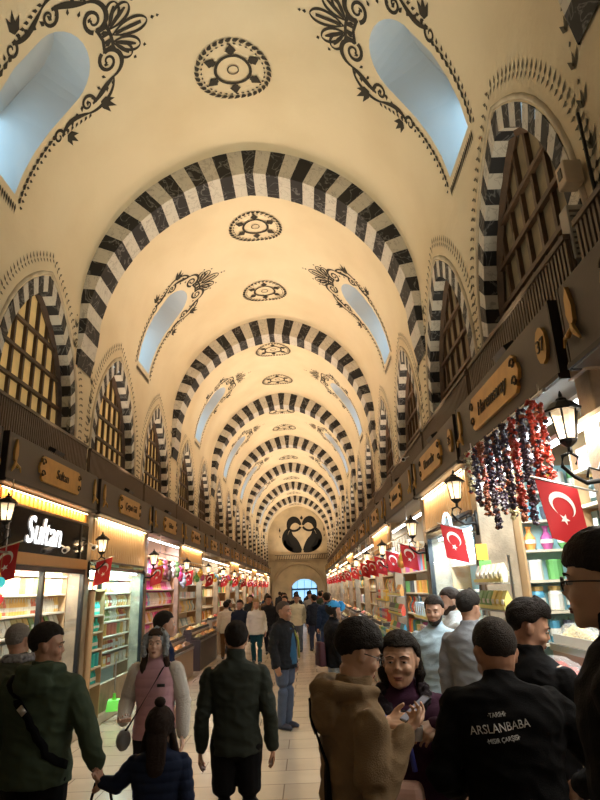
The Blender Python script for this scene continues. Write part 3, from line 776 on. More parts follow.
for side, E, PALS, NM in ((-1, EL, PALS_L, NAMES_L), (1, ER, PALS_R, NAMES_R)):
    for i in range(len(E)-1):
        y0, y1 = E[i], E[i+1]; yc = (y0+y1)/2; W = y1-y0-.22; a, b_ = y0+.11, y1-.11; w_ = where(side, i)
        signboard(side, i, y0, y1, NM[i] if i < len(NM) else 'Bazaar')
        far = i > 5
        # general warm or cool shop light
        c = [(1,.86,.66),(.85,.95,1),(1,.9,.8)][(i+(side > 0)) % 3]
        if side < 0 and i == 0:
            tube_light(side, i, a, b_, 2.6, 3.1, e=22, col=c); shelf_unit(side, i, a, b_, 'gold', ['jar','packet','tin'], zs=(.7,1.3,1.9), near=False); continue  # shop out of view, its lamp added to throw light on the people
        if side > 0 and i == 0:
            tube_light(side, i, a, b_, 2.7, 3.0, e=22, col=(1,.9,.75)); shelf_unit(side, i, a, b_, 'mix', ['jar','packet','tin'], zs=(1.2,1.6,2.0), near=False, x=3.1); continue
        if side < 0 and i == 1: continue
        if side < 0 and i == 2: continue
        if side < 0 and i == 3: continue
        if side > 0 and i in (1, 2): continue
        kn = KS[(i*2+(side > 0)) % len(KS)]
        if i in (4, 5) or (side > 0 and i == 3):
            shelf_unit(side, i, a, b_, PALS[i], kn, near=False, gap=.85)
        else:
            shelf_unit(side, i, a, b_, PALS[i], kn[:4], zs=(.8,1.3,1.8,2.25) if i < 9 else (.9,1.5,2.1), near=False, gap=1.25 if i < 9 else 1.6)
        tube_light(side, i, a, b_, 2.86, 2.52 if i % 3 != 1 else 2.62, TUBE if i % 2 else TUBEW, 75, c, tilt=25)
        if i % 3 == 1: valance(side, i, a, b_, 2.55, 3.0)
# floodlights that wash the vault
for k, yc in enumerate([4.6,7.55,10.86,14.04,17.8,20.9,24.7,27.8,31.6,34.7,38.5,41.6,45.4,48.5,52.3,55.2]):
    for side in (-1, 1):
        e = UPE*(.25 if k < 2 else .52 if k < 4 else .56)
        uplight(side, yc, e, (1,.88,.64) if k < 2 else (1,.77,.55), w_='under the %s arched window, %s side' % (ORD[k], 'Sultan' if side < 0 else 'Haremsaray'))
# ------------------------------------------------------------------ detailed shop fronts
def hang_rod(side, y0, y1, x, z, name, lab):
    o = empty(name, (side*x, (y0+y1)/2, z), 0, lab, 'rail'); MB().tube([(0,-(y1-y0)/2,0),(0,(y1-y0)/2,0)], .012, 6).build('bar', STEEL, o)
    for s_ in (-1,1): MB().tube([(0,s_*(y1-y0)*.45,0),(0,s_*(y1-y0)*.45,3.04-z)], .006, 5).build('hanger', STEEL, o)
    return o
# shop with the white script sign
w1 = where(-1, 1); yA, yB = 6.2, 8.94
r = empty('script_sign', (-2.5, (yA+yB)/2, 2.36), 0, 'black glass panel with glowing white script sign in the %s' % w1, 'sign')
o = MB().box((0,0,.24),(.05,yB-yA,.48)).build('sign_panel', mat('black_gloss', (.015,.015,.017), .12), r)
text('Sultan', .46, .006, 'script_lettering', emit('white_lettering', (1,1,1), 2.2), o, (.035, -.15, .25), frot(-1), .25, .9)
for yy in (-(yB-yA)/2+.25, (yB-yA)/2-.3): MB().box((.03,yy,.24),(.02,.04,.48)).build('sign_post', BLACK, o)
valance(-1, 1, yA, yB, 2.87, 3.03, x=2.52, e=16, col=(1,.55,.2), m=mat('amber_slats', (.75,.38,.1), .5))
o = MB().box((-2.5,(yA+yB)/2,2.29),(.08,yB-yA,.13)).build('wood_rail', mat('orange_wood', (.5,.26,.09), .4)); tag(o, 'orange brown wooden rail beneath the black script sign', 'rail')
posts(-1, 1, yA, yB, z1=2.22, n=2)
shelf_unit(-1, 1, yA, yB, 'gold', ['tin','jar','box','packet','bottle'], zs=(.7,.94,1.18,1.42,1.66,1.90,2.14), x=2.86, near=True, gap=.85)
tube_light(-1, 1, yA, yB, 2.2, 2.64, TUBE, 75, (1,.90,.74), tilt=20)
# glass showcase of the second front
w2 = where(-1, 2); yA, yB = 9.2, 12.22
valance(-1, 2, yA, yB, 2.36, 3.0, x=2.5, e=22, col=(1,.72,.42))
posts(-1, 2, 9.72, yB, z1=2.3, n=1, lab='bright glass showcase front')
shelf_unit(-1, 2, 9.78, yB, 'gold', ['box','jar','tin','vase','packet'], zs=(.7,.94,1.18,1.42,1.66,1.90,2.14), x=2.86, near=True, gap=.85, back=mat('pale_blue_back', (.5,.8,.85), .6))
tube_light(-1, 2, 9.3, yB, 2.24, 2.64, TUBE, 105, (.66,1,.92), tilt=20)
shelf_unit(-1, 2, 9.18, 9.66, 'teal', ['bottle','tin','bottle','vase','bottle'], zs=(.62,.86,1.1,1.34,1.58), x=2.5, depth=.2, near=True, gap=.78, name='corner_shelves', back=mat('aqua_back', (.05,.6,.5), .5))
area('case_glow', (-2.3, 9.4, 2.1), (0, R(-25), 0), 10, (.6,1,.95), .1, .4)
# pink toy shop
yA, yB = 12.48, 15.48
shelf_unit(-1, 3, yA, yB, 'pink', ['doll','tall_box','doll','packet','doll','tall_box'], zs=(.62,.95,1.28,1.61,1.94,2.27), x=2.72, near=True, gap=1.1, back=mat('magenta_back', (.75,.05,.4), .5))
tube_light(-1, 3, yA, yB, 2.95, 2.5, TUBE, 95, (1,.80,.92), tilt=25)
o = MB().box((-2.5,(yA+yB)/2,.37),(.06,yB-yA,.46)).build('low_front_panel', mat('orange_wood', (.5,.26,.09), .4)); tag(o, 'low wooden panel under the pink goods of the third shop', 'panel')
rg = random.Random(4)
hang_rod(-1, yA+.1, yB-.1, 2.3, 2.66, 'toy_rail', 'thin steel rail holding hanging soft toys, pink shop')
for k in range(7):
    y = yA+.3+k*.4; col = [(.9,.75,.1),(.9,.3,.5),(.15,.12,.1),(.85,.85,.8),(.3,.6,.25),(.8,.1,.3),(.6,.8,.9)][k]
    L_ = rg.uniform(.15,.45); r = empty('soft_toy', (-2.3, y, 2.64-L_), 0, '%s soft toy hanging %s from the first end of the toy rail' % (cname(col), ORD[k]), 'toy', 'soft toys hanging in the pink shop')
    m_ = cmat(col, .9); MB().ball((0,0,-.12), .085, 10, sz=1.15).build('body', m_, r, smooth=True); MB().ball((0,0,.01), .065, 10).build('head', m_, r, smooth=True)
    for s_ in (-1,1): MB().ball((0,s_*.05,.065), .028, 8).build('ear', m_, r, smooth=True); MB().ball((.02,s_*.05,-.22), .04, 8, sz=1.4).build('leg', cmat(tuple(c*.5 for c in col), .9), r, smooth=True)
    MB().tube([(0,0,.06),(0,0,L_-.012)], .003, 4).build('cord', IRON, r)
for sd, i_ in ((-1,4),(-1,5),(-1,6),(-1,7),(1,3),(1,4),(1,5),(1,6),(1,7)):
    E_ = EL if sd < 0 else ER; ya, yb = E_[i_]+.55, E_[i_+1]-.35; w_ = where(sd, i_); rg = random.Random(i_*3+sd)
    hang_rod(sd, ya, yb, 2.36, 2.62, 'pouch_rail', 'steel rail of cloth pouches, %s' % w_)
    for k in range(9):
        y = ya+.12+(yb-ya-.24)*k/8; col = PAL['mix' if (k+i_) % 3 else 'gold'][rg.randrange(6)]; L_ = rg.uniform(.08,.34)
        r = empty('cloth_pouch', (sd*2.36, y, 2.602-L_), 0, '%s cloth pouch hanging %s along the rail, %s' % (cname(col), ORD[k], w_), 'pouch', 'pouches hanging in the %s' % w_)
        MB().lathe([(.02,-.20),(.065,-.17),(.072,-.09),(.03,-.02),(.04,.0)], 10).build('pouch_body', cmat(col, .8), r, smooth=True); MB().tube([(0,0,-.02),(0,0,L_-.006)], .004, 4).build('cord', IRON, r)
# mosaic lamps hanging at the near edge of the first front
GC = [(.1,.6,.8),(.9,.35,.05),(.05,.5,.55),(.8,.75,.6),(.7,.05,.05),(.1,.45,.75),(.9,.6,.1)]
hang_rod(-1, 5.58, 6.1, 2.26, 2.3, 'lamp_rail', 'steel rail holding coloured glass lamps beside the script sign')
k = 0
for a in range(4):
    for b_ in range(6):
        y = 5.66+a*.118; z = 2.08-b_*.155-(a % 2)*.07; c = GC[(a*3+b_*2) % 7]
        r = empty('mosaic_lamp', (-2.26, y, z), 0, 'small %s glass globe lamp, %s down on the %s chain' % (cname(c), ORD[b_], ORD[a]), 'lamp', 'mosaic globes hanging on chains')
        MB().ball((0,0,0), .055, 10).build('globe', mat('globe_%d' % GC.index(c), c, .2, emis=c, es=.9, bump=.6, bscale=90), r, smooth=True); MB().lathe([(.02,.052),(.012,.07)], 8).build('cap', GOLDD, r)
        top = .15 if b_ else 2.29-z; MB().tube([(0,0,.07),(0,0,top-.062 if b_ else top-.012)], .003, 4).build('chain', GOLDD, r)
# security cameras
for side, y, z, lab in ((-1, 8.95, 2.55, 'white bullet security camera on the post past the script sign'), (-1, 7.9, 2.45, 'white security camera in front of the black script sign'), (1, 9.3, 3.75, 'white dome camera on the cornice beside the second plaque')):
    r = empty('security_camera', (side*2.36, y, z), 0, lab, 'camera'); MB().tube([(side*.0,0,0),(-side*.02,-.14,-.03)], [.035,.04], 10).build('camera_body', WHITEP, r); MB().tube([(side*.0,0,0),(side*.1,.02,.05)], .012, 6).build('bracket', WHITEP, r)
    MB().tube([(-side*.021,-.141,-.03),(-side*.022,-.146,-.031)], .025, 10).build('lens', BLACK, r)
# dustpan standing on the step
r = empty('dustpan', (-2.34, 10.2, .14), .3, 'bright green long handled dustpan standing on the marble step', 'dustpan')
b = MB(); b.add([(-.12,-.1,0),(.12,-.1,0),(.12,.06,0),(-.12,.06,0),(-.10,-.02,.14),(.10,-.02,.14),(.08,.06,.16),(-.08,.06,.16)], [(0,3,2,1),(0,1,5,4),(1,2,6,5),(2,3,7,6),(3,0,4,7),(4,5,6,7)]); b.build('pan', mat('lime_plastic', (.2,.8,.08), .4), r)
MB().tube([(0,.03,.15),(0,.06,.42),(0,.09,.75)], .012, 6).build('handle', STEEL, r); MB().lathe([(.03,.15),(.02,.24)], 8, c=(0,.035,0)).build('collar', mat('lime_plastic', (.2,.8,.08), .4), r)

# ---- trays and counters
HEAPC = [(.75,.35,.08),(.55,.2,.05),(.8,.6,.25),(.35,.3,.1),(.6,.08,.04),(.75,.68,.5),(.3,.16,.08),(.85,.5,.15)]
FILM = mat('cling_film', (.9,.9,.9), .08, alpha=.22, spec=.8)
def counter(side, i, y0, y1, x0, x1, tiers, z0=.0, name='tiered_counter', lab='', nper=.42, grp='', pal=HEAPC, film=True, base=(.32,.24,.16)):
    W = y1-y0; yc = (y0+y1)/2; n = len(tiers)
    root = empty(name, (side*(x0+x1)/2, yc, z0), 0, lab, 'counter'); dx = (x1-x0)/n
    for k, z in enumerate(tiers):
        xx = (x0+dx*(k+.5))-(x0+x1)/2; MB().box((side*xx,0,(z-z0)/2),(dx-.004,W,z-z0)).build('tier', mat('counter_%02x' % int(base[0]*255), base, .4), root)
        MB().box((side*(xx-dx/2-.008),0,z-z0-.02),(.012,W,.05)).build('tier_edge', STEEL, root)
    rg = random.Random(int(y0*10)); m = max(1, int(W/nper)); w = W/m-.03
    for k, z in enumerate(tiers):
        for j in range(m):
            xx = x0+dx*(k+.5); y = y0+W*(j+.5)/m; c = pal[rg.randrange(len(pal))]
            r = empty('sweet_tray', (side*xx, y, z+.004), 0, '%s tray of heaped %s sweets, place %s, %s tier, %s' % ('film-covered' if film else 'steel', cname(c), ORD[j % 16], ORD[k], grp), 'tray', 'trays of sweets, %s' % grp)
            a, b2 = dx/2-.02, w/2; t = MB(); t.box((0,0,.008),(2*a,2*b2,.016))
            for s_ in (-1,1): t.box((s_*a,0,.035),(.012,2*b2,.07)); t.box((0,s_*b2,.035),(2*a,.012,.07))
            t.build('tray_body', mat('tray_dark', (.06,.05,.045), .35) if not film else mat('tray_clear', (.6,.58,.52), .25), r)
            h = MB(); g = 6; vs = []
            for u in range(g+1):
                for v in range(g+1):
                    U, V = u/g*2-1, v/g*2-1; vs.append((U*(a-.012), V*(b2-.012), .02+.085*(1-U*U)**.5*(1-V*V)**.5*(1+.35*rg.uniform(-1,1))+.02))
            h.add(vs, [(u*(g+1)+v, (u+1)*(g+1)+v, (u+1)*(g+1)+v+1, u*(g+1)+v+1) for u in range(g) for v in range(g)]); h.build('sweets_heap', mat('heap_%d' % HEAPC.index(c) if c in HEAPC else 'heapx', c, .4, bump=1, bscale=50, var=.6, vscale=22), r)
            if film:
                f = MB(); vs = []; g = 5
                for u in range(g+1):
                    for v in range(g+1):
                        U, V = u/g*2-1, v/g*2-1; vs.append((U*(a-.004), V*(b2-.004), .072+.085*(1-U*U)**.5*(1-V*V)**.5+.012*rg.random()))
                f.add(vs, [(u*(g+1)+v, (u+1)*(g+1)+v, (u+1)*(g+1)+v+1, u*(g+1)+v+1) for u in range(g) for v in range(g)]); f.build('film_cover', FILM, r)
    return root
counter(1, 1, 3.62, 5.06, 2.32, 2.84, (.90,1.14,1.36), lab='tiered spice and sweet counter under the Haremsaray plaque', grp='Haremsaray counter', nper=.6)
counter(1, 0, 1.3, 3.3, 2.26, 2.84, (.86,1.12,1.36), lab='tiered sweet counter before the first shop, Haremsaray side', grp='first counter', nper=.6)
# red edged rail low on that counter
o = MB().box((2.225,2.5,.62),(.03,1.9,.10)).build('red_bumper_rail', mat('bright_red', (.75,.05,.03), .4)); tag(o, 'bright red guard rail low along the first counter', 'rail')
# back shelves, dark bottles, blue lamp
shelf_unit(1, 1, 3.6, 4.85, 'dark', ['box','bottle','tall_box','bottle','box'], zs=(1.5,1.8,2.1,2.4,2.68), x=3.1, near=True, gap=.9, back=mat('pale_blue_back', (.5,.8,.85), .6), name='bottle_shelves')
tube_light(1, 1, 3.6, 5.95, 2.98, 2.62, TUBE, 60, (.75,.92,1), tilt=10)
tube_light(1, 1, 2.4, 5.9, 2.72, 2.45, TUBE, 55, (1,.9,.75), tilt=-15)
b = MB(); rg = random.Random(2)
for k in range(60): b.box((2.5+rg.uniform(-.1,.25), 3.7+rg.random()*2.1, 2.86+rg.uniform(-.05,.1)), (.04,.04,.05), rx=rg.random(), ry=rg.random())
# packets standing on a ledge over the counter
def rack(side, y0, y1, x, z0, z1, lab, grp, kind='packet', pal='mix', rows=4, s=1.0, cols_=None, stand=True, where_=''):
    W = y1-y0; yc = (y0+y1)/2; root = empty('display_rack', (side*x, yc, z0), 0, lab, 'rack', None); H = z1-z0
    for s_ in (-1,1): MB().tube([(side*.03,s_*W/2,-(z0-.0) if stand else 0),(side*.03,s_*W/2,H)], .012, 6).build('upright', STEEL, root)
    for k in range(rows):
        z = H*(k)/rows; MB().box((0,0,z),(.10,W,.012)).build('ledge', STEEL, root); MB().box((-side*.055,0,z+.03),(.006,W,.03)).build('ledge_lip', mat('yellow_lip', (.85,.75,.25), .5), root)
    n = max(2, int(W/(.125*s))); rg = random.Random(int(y0*100)); cs = PAL[pal]
    for k in range(rows):
        col = cs[rg.randrange(len(cs))]
        for j in range(n):
            if COUNT.get(kind, 0) >= 296: return root
            COUNT[kind] = COUNT.get(kind, 0)+1
            if j % 3 == 0: col = cs[rg.randrange(len(cs))]
            item(kind, col, (side*(x-.005), y0+W*(j+.5)/n, z0+H*k/rows+.009), pi if side > 0 else 0, '%s %s on the %s ledge of the %s' % (cname(col), DESC[kind], ORD[k], grp), 'goods on the %s' % grp, min(s, H/rows/.2)*.93)
    return root
PR = PAL['mix']+[(.85,.8,.3),(.8,.75,.7)]; PAL['pack'] = [(.85,.8,.6),(.8,.75,.7),(.85,.7,.2),(.75,.8,.75),(.3,.5,.2)]
rack(1, 3.62, 4.6, 2.92, 1.42, 1.85, 'wire rack of filled spice packets above the sweet counter', 'rack over the sweet counter', pal='pack', rows=2, s=1.15, stand=False)
rack(1, 5.15, 5.98, 2.42, 1.15, 2.05, 'tall wire rack of packets by the stone post with paper notes', 'rack by the paper notes', pal='pack', rows=4, s=1.0)
rack(1, 7.2, 8.3, 2.2, .6, 1.7, 'wire rack of souvenir packets before the blue lit showcase', 'rack before the blue showcase', pal='white', rows=4, kind='tall_box')
rack(1, 8.9, 10.3, 2.12, .6, 1.95, 'long wire rack of magnets and cards past the blue showcase', 'rack past the blue showcase', pal='mix', rows=5, kind='packet')
rack(1, 10.6, 12.0, 2.12, .6, 1.9, 'wire rack of bright boxes below the third row of flags', 'rack below the third flag', pal='mix', rows=4, kind='tall_box')
def cross(side, i, yw, x0, x1, zs, pal, kinds, back=None):
    """shelves against a partition wall, facing the camera end of the hall"""
    W = x1-x0; rg = random.Random(i*17+side); w_ = where(side, i)
    root = empty('side_wall_shelves', (side*(x0+x1)/2, yw, .14), 0, '%s goods on end wall shelves, %s' % (CN[pal], w_), 'shelf', 'side wall shelves in the shops'); top = zs[-1]+zs[1]-zs[0]
    MB().box((0,.10,(top-.14)/2),(W,.02,top-.14)).build('back_panel', back or mat('shelf_back', (.75,.68,.55), .6), root)
    for z in zs: MB().box((0,0,z-.152),(W,.20,.024)).build('shelf', mat('shelf_board', (.7,.6,.45), .45), root)
    for s_ in (-1,1): MB().box((s_*(W/2+.012),0,(top-.14)/2),(.022,.20,top-.14)).build('side_panel', mat('shelf_wood', (.45,.28,.14), .5), root)
    cols = PAL[pal]; HH = {'jar':.15,'bottle':.25,'box':.11,'tall_box':.2,'tin':.14,'packet':.17,'doll':.185,'vase':.175,'cup':.10,'candle':.16}; WW = {'jar':.1,'bottle':.085,'box':.145,'tall_box':.105,'tin':.13,'packet':.125,'doll':.13,'vase':.115,'cup':.13,'candle':.09}
    for zi, z in enumerate(zs):
        kind = kinds[zi % len(kinds)]; s_ = min((zs[1]-zs[0])*.78/HH[kind], .17/WW[kind]); n = max(1, int((W-.04)/(WW[kind]*s_*1.05)))
        for k in range(n):
            if COUNT.get(kind,0) >= 296: break
            COUNT[kind] = COUNT.get(kind,0)+1; col = cols[rg.randrange(len(cols))]
            item(kind, col, (side*x0+side*W*(k+.5)/n, yw-.01, z+.003), -pi/2, '%s %s, %s end wall shelf, %s' % (cname(col), DESC[kind], ORD[zi], w_), 'goods on end wall shelves of the %s' % w_, s_, parts=i < 5)
Z6 = (.7,.98,1.26,1.54,1.82,2.10,2.38)
cross(-1, 1, 8.84, 3.02, 4.1, Z6, 'gold', ['candle','cup','tin','jar'])
cross(-1, 2, 12.12, 3.02, 4.1, Z6, 'white', ['cup','vase','candle','tin'])
cross(-1, 3, 15.38, 2.90, 4.0, Z6, 'pink', ['candle','cup','doll','vase'])
cross(1, 1, 5.96, 2.86, 4.2, (1.0,1.28,1.56,1.84,2.12,2.40,2.68), 'mix', ['cup','candle','jar','tin','vase'], back=mat('pale_blue_back', (.5,.8,.85), .6))
cross(1, 2, 8.62, 3.08, 4.1, Z6, 'white', ['cup','candle','vase'])
cross(1, 3, 12.12, 3.0, 4.1, Z6, 'gold', ['cup','candle','bottle','vase'])
cross(-1, 4, 18.85, 3.0, 4.0, Z6, 'gold', ['candle','cup'])
cross(1, 4, 15.4, 3.0, 4.0, Z6, 'mix', ['candle','cup'])
# paper notes on the post
for c, z, y, n in (((.95,.45,.05), 2.12, 5.92, 'orange'), ((.15,.75,.1), 1.96, 5.86, 'green')):
    o = MB().box((2.45,y-.02,z),(.11,.006,.15)).build('paper_note', cmat(c, .7)); tag(o, '%s square paper note stuck to the stone post' % n, 'note')
# pepper strings
hang_rod(1, 3.5, 5.3, 2.27, 2.97, 'garland_rail', 'steel rail carrying the dried vegetable garlands')
DV = [cmat((.035,.02,.04), .55), cmat((.35,.03,.015), .5), cmat((.3,.09,.04), .6), cmat((.45,.38,.2), .6)]
MIXN = {0:'dark dried aubergine',1:'red dried pepper',2:'brown mixed vegetable',3:'pale dried okra'}
for k in range(17):
    y = 3.62+k*.095; main = [1,1,0,0,1,0,0,2,0,3,0,0,2,0,0,0,3][k]; Lg = [.55,.75,.62,.6,.66,.74,.62,.7,.4,.66,.72,.6,.6,.5,.5,.42,.36][k]
    r = empty('vegetable_garland', (2.27+(.05 if k % 2 else -.05), y, 2.955), 0, '%s garland hanging %s along the rail under the Haremsaray sign' % (MIXN[main], ORD[k]), 'garland', 'dried vegetable garlands')
    rg = random.Random(k); ms = DV
    b = MB(); n = int(Lg/.022)
    for j in range(n):
        z = -.02-Lg*j/n
        for q in range(4):
            a = rg.uniform(0, 2*pi); rr = rg.uniform(.02,.045); m_ = main if rg.random() < .72 else rg.choice([0,0,1,2]); e = Vector((cos(a)*rr, sin(a)*rr, z+rg.uniform(-.02,.0)))
            b.tube([(0,0,z), e*.6+Vector((0,0,z*.4)), e], [.006,.016,.004], 5, m=m_)
    b.build('dried_vegetables', ms, r); MB().tube([(0,0,0.003),(0,0,-Lg)], .003, 4).build('string', mat('twine', (.5,.42,.3), .8), r)
# second right front
yA, yB = 6.26, 8.68
valance(1, 2, yA, yB, 2.55, 3.0, x=2.5, e=18, col=(1,.75,.48))
posts(1, 2, yA, yB, z1=2.5, n=1, lab='blue white lit glass showcase front')
shelf_unit(1, 2, yA, yB, 'white', ['vase','tall_box','jar','bottle','box'], zs=(.7,1.05,1.4,1.75,2.08), x=2.92, near=True, gap=.9, back=mat('pale_blue_back', (.5,.8,.85), .6))
tube_light(1, 2, yA, yB, 2.44, 2.66, TUBE, 110, (.78,.93,1), tilt=20)
r = empty('round_neon_sign', (2.40, 7.0, 2.42), 0, 'round pale blue neon sign hanging before the blue showcase', 'sign'); b = MB(); b.tube([(0,.2*cos(t*pi/12),.2*sin(t*pi/12)) for t in range(25)], .014, 6); b.build('neon_ring', emit('neon_blue', (.45,.8,1), 5), r); b = MB(); b.tube([(0,-.12,.02),(0,-.05,-.05),(0,0,.06),(0,.06,-.05),(0,.12,.03)], .012, 6); b.build('neon_mark', emit('neon_blue', (.45,.8,1), 5), r); MB().box((.02,0,0),(.02,.3,.3)).build('sign_back', WHITEP, r)
# left hand stands further along
counter(-1, 3, 12.6, 15.2, 2.02, 2.42, (.62,.80), lab='low tiered stand of trays before the pink shop', grp='stand before pink shop', nper=.7, film=False)
counter(-1, 4, 15.8, 18.6, 1.96, 2.4, (.70,.88), lab='dark tray stand of sweets past the pink shop', grp='dark stand', nper=.7, film=False, base=(.05,.04,.04))
for k in range(4, 12):
    y0 = EL[k]+.4
    if k > 4: counter(-1, k, y0, y0+2.3, 2.05, 2.4, (.75,1.0), lab='two step counter of goods before the %s' % where(-1, k), grp='%s' % where(-1, k), nper=.75, film=False)
    counter(1, k, ER[k]+.3, ER[k]+2.6, 2.05, 2.4, (.75,1.05), lab='two step counter of goods before the %s' % where(1, k), grp='%s' % where(1, k), nper=.75, film=False)
# lanterns and flags
LY = [(-1,6.08,2.3,2.70),(-1,9.06,2.3,2.56),(-1,12.2,2.3,2.5)]+[(-1,E_,2.3,2.5) for E_ in EL[4:13]]
RY = [(1,3.36,2.3,2.70),(1,6.05,2.3,2.74),(1,8.75,2.3,2.60)]+[(1,E_,2.3,2.52) for E_ in ER[4:13]]
for k, (s_, y, x, z) in enumerate(LY): lantern(s_, y, x, z, label='iron wall lantern, %s along the Sultan side' % ORD[k], e=5 if k < 6 else 3)
for k, (s_, y, x, z) in enumerate(RY): lantern(s_, y, x, z, label='iron wall lantern, %s along the Haremsaray side' % ORD[k], e=5 if k < 6 else 3)
FLL = [6.12,9.12,12.4]+[y+.12 for y in EL[4:14]]
FLR = [3.50,6.14,8.90]+[y+.12 for y in ER[4:14]]+[10.6,14.0]
for k, y in enumerate(FLL): flag(-1, y, 2.14, 2.40, 'red crescent flag, %s flag along the Sultan side' % ORD[k] if k < 13 else 'red crescent flag mid front, %s such flag, Sultan side' % ORD[k-13], seed=k, s=.95)
for k, y in enumerate(FLR): flag(1, y, 2.12, 2.42, 'red crescent flag, %s flag along the Haremsaray side' % ORD[k] if k < 13 else 'red crescent flag mid front, %s such flag, Haremsaray side' % ORD[k-13], seed=50+k, s=.95 if k < 1 else .9)
# boxes on the wall beside the first arched window
r = empty('air_unit', (2.71, 3.56, 3.86), 0, 'grey metal unit on the wall beside the big arched window', 'unit'); o = MB().box((0,0,.24),(.15,.12,.42)).build('unit_case', mat('grey_case', (.42,.40,.36), .5), r); bevel(o,.01); b = MB()
for k in range(9): b.box((0,-.062,.06+k*.042),(.12,.01,.014))
b.build('grille', mat('grille_dark', (.12,.11,.1), .5), r)
r = empty('junction_box', (2.69, 3.47, 4.42), 0, 'beige box with a dark slot above the grey wall unit', 'box'); o = MB().box((0,0,.1),(.13,.13,.18)).build('box_case', mat('beige_case', (.6,.5,.38), .5), r); bevel(o,.01); MB().box((-.067,0,.11),(.006,.05,.08)).build('slot', BLACK, r)
o = MB(); o.tube([(2.74,3.3,3.7),(2.74,3.3,4.9)], .012, 6); o = o.build('wall_pipe', IRON); tag(o, 'thin dark vertical pipe beside the grey wall unit', 'pipe')
# ------------------------------------------------------------------ people
def remesh(mb, vox, smooth=4, disp=None, name='m'):
    me = bpy.data.meshes.new(name); me.from_pydata(mb.v, [], mb.f); me.update()
    bm = bmesh.new(); bm.from_mesh(me); bmesh.ops.recalc_face_normals(bm, faces=bm.faces); bm.to_mesh(me); bm.free()
    o = bpy.data.objects.new('t', me); COL.objects.link(o)
    r = o.modifiers.new('r', 'REMESH'); r.mode = 'VOXEL'; r.voxel_size = vox; r.adaptivity = 0
    if smooth:
        s_ = o.modifiers.new('s', 'SMOOTH'); s_.factor = .5; s_.iterations = smooth
    dg = bpy.context.evaluated_depsgraph_get(); out = bpy.data.meshes.new_from_object(o.evaluated_get(dg)); bpy.data.objects.remove(o)
    if disp:
        ns = [v.normal.copy() for v in out.vertices]
        for v, n_ in zip(out.vertices, ns): v.co = disp(v.co.copy(), n_)
    out.polygons.foreach_set('use_smooth', [True]*len(out.polygons)); out.update(); return out
def mobj(name, me, m, parent, loc=None):
    me.materials.clear(); me.materials.append(m); o = bpy.data.objects.new(name, me); COL.objects.link(o); o.parent = parent
    if loc: o.location = loc
    return o
def loft(mb, rings, n=16):
    """rings: (centre, rx, ry) stacked in z; superelliptic"""
    vs = []
    for c, rx, ry in rings:
        for j in range(n):
            q = 2*pi*j/n; cc, ss = cos(q), sin(q); e = .85
            vs.append((c[0]+rx*math.copysign(abs(cc)**e, cc), c[1]+ry*math.copysign(abs(ss)**e, ss), c[2]))
    k = len(rings); fs = [(i*n+j, i*n+(j+1)%n, (i+1)*n+(j+1)%n, (i+1)*n+j) for i in range(k-1) for j in range(n)]
    fs.append(tuple(range(n-1,-1,-1))); fs.append(tuple((k-1)*n+j for j in range(n))); mb.add(vs, fs)
def xf(mb, M):
    mb.v = [tuple(M @ Vector(v)) for v in mb.v]; return mb
def chain(mb, pts, rs, n=10, sub=3):
    """smooth tapering limb through joints"""
    P = [Vector(p) for p in pts]; out = []; rr = []
    for i in range(len(P)-1):
        for j in range(sub):
            t = j/sub; out.append(P[i].lerp(P[i+1], t)); rr.append(rs[i]*(1-t)+rs[i+1]*t)
    out.append(P[-1]); rr.append(rs[-1]); mb.tube(out, rr, n)
    for p, r in zip(P, rs): mb.ball(p, r*.99, 10)
SKIN = {'fair': mat('skin_fair', (.66,.42,.32), .5, sss=.1), 'light': mat('skin_light', (.50,.28,.19), .5, sss=.1), 'tan': mat('skin_tan', (.38,.20,.125), .5, sss=.1), 'asian': mat('skin_asian', (.56,.34,.23), .5, sss=.1)}
EYEW = mat('eye_white', (.42,.38,.35), .3); IRIS = mat('iris', (.03,.018,.01), .15); LIPM = mat('lips', (.30,.12,.10), .5)
def head_mb(f=1.0):
    """head about the eye line: x right, y forward, z up"""
    m = MB()
    m.ball((0,-.016,.038), .09, 18, sx=.86, sy=1.06, sz=.98)
    loft(m, [((0,.052,-.114),.020,.022),((0,.042,-.104),.036,.042),((0,.024,-.085),.050,.062),((0,.012,-.055),.060,.076),((0,.006,-.025),.066,.083),((0,.002,.005),.068,.082),((0,-.002,.04),.069,.084)], 16)
    m.tube([(0,.076,.012),(0,.087,-.006),(0,.098,-.028),(0,.090,-.040)], [.008,.0095,.012,.009], 8)
    for s_ in (-1,1):
        m.ball((s_*.012,.087,-.034), .0085, 8); m.ball((s_*.034,.062,-.034), .028, 10, sz=.95)
        m.tube([(s_*.012,.082,.020),(s_*.032,.079,.024),(s_*.052,.062,.018)], [.007,.0085,.006], 8)
        m.ball((s_*.073,-.004,-.008), .03, 10, sx=.28, sy=.62, sz=1.05); m.ball((s_*.080,-.012,.004), .02, 8, sx=.5, sy=.7)
    m.ball((0,.084,-.063), .02, 10, sx=1.15, sz=.5, sy=.55); m.ball((0,.081,-.072), .018, 10, sx=1.0, sz=.5, sy=.6); m.ball((0,.070,-.098), .021, 10)
    return m
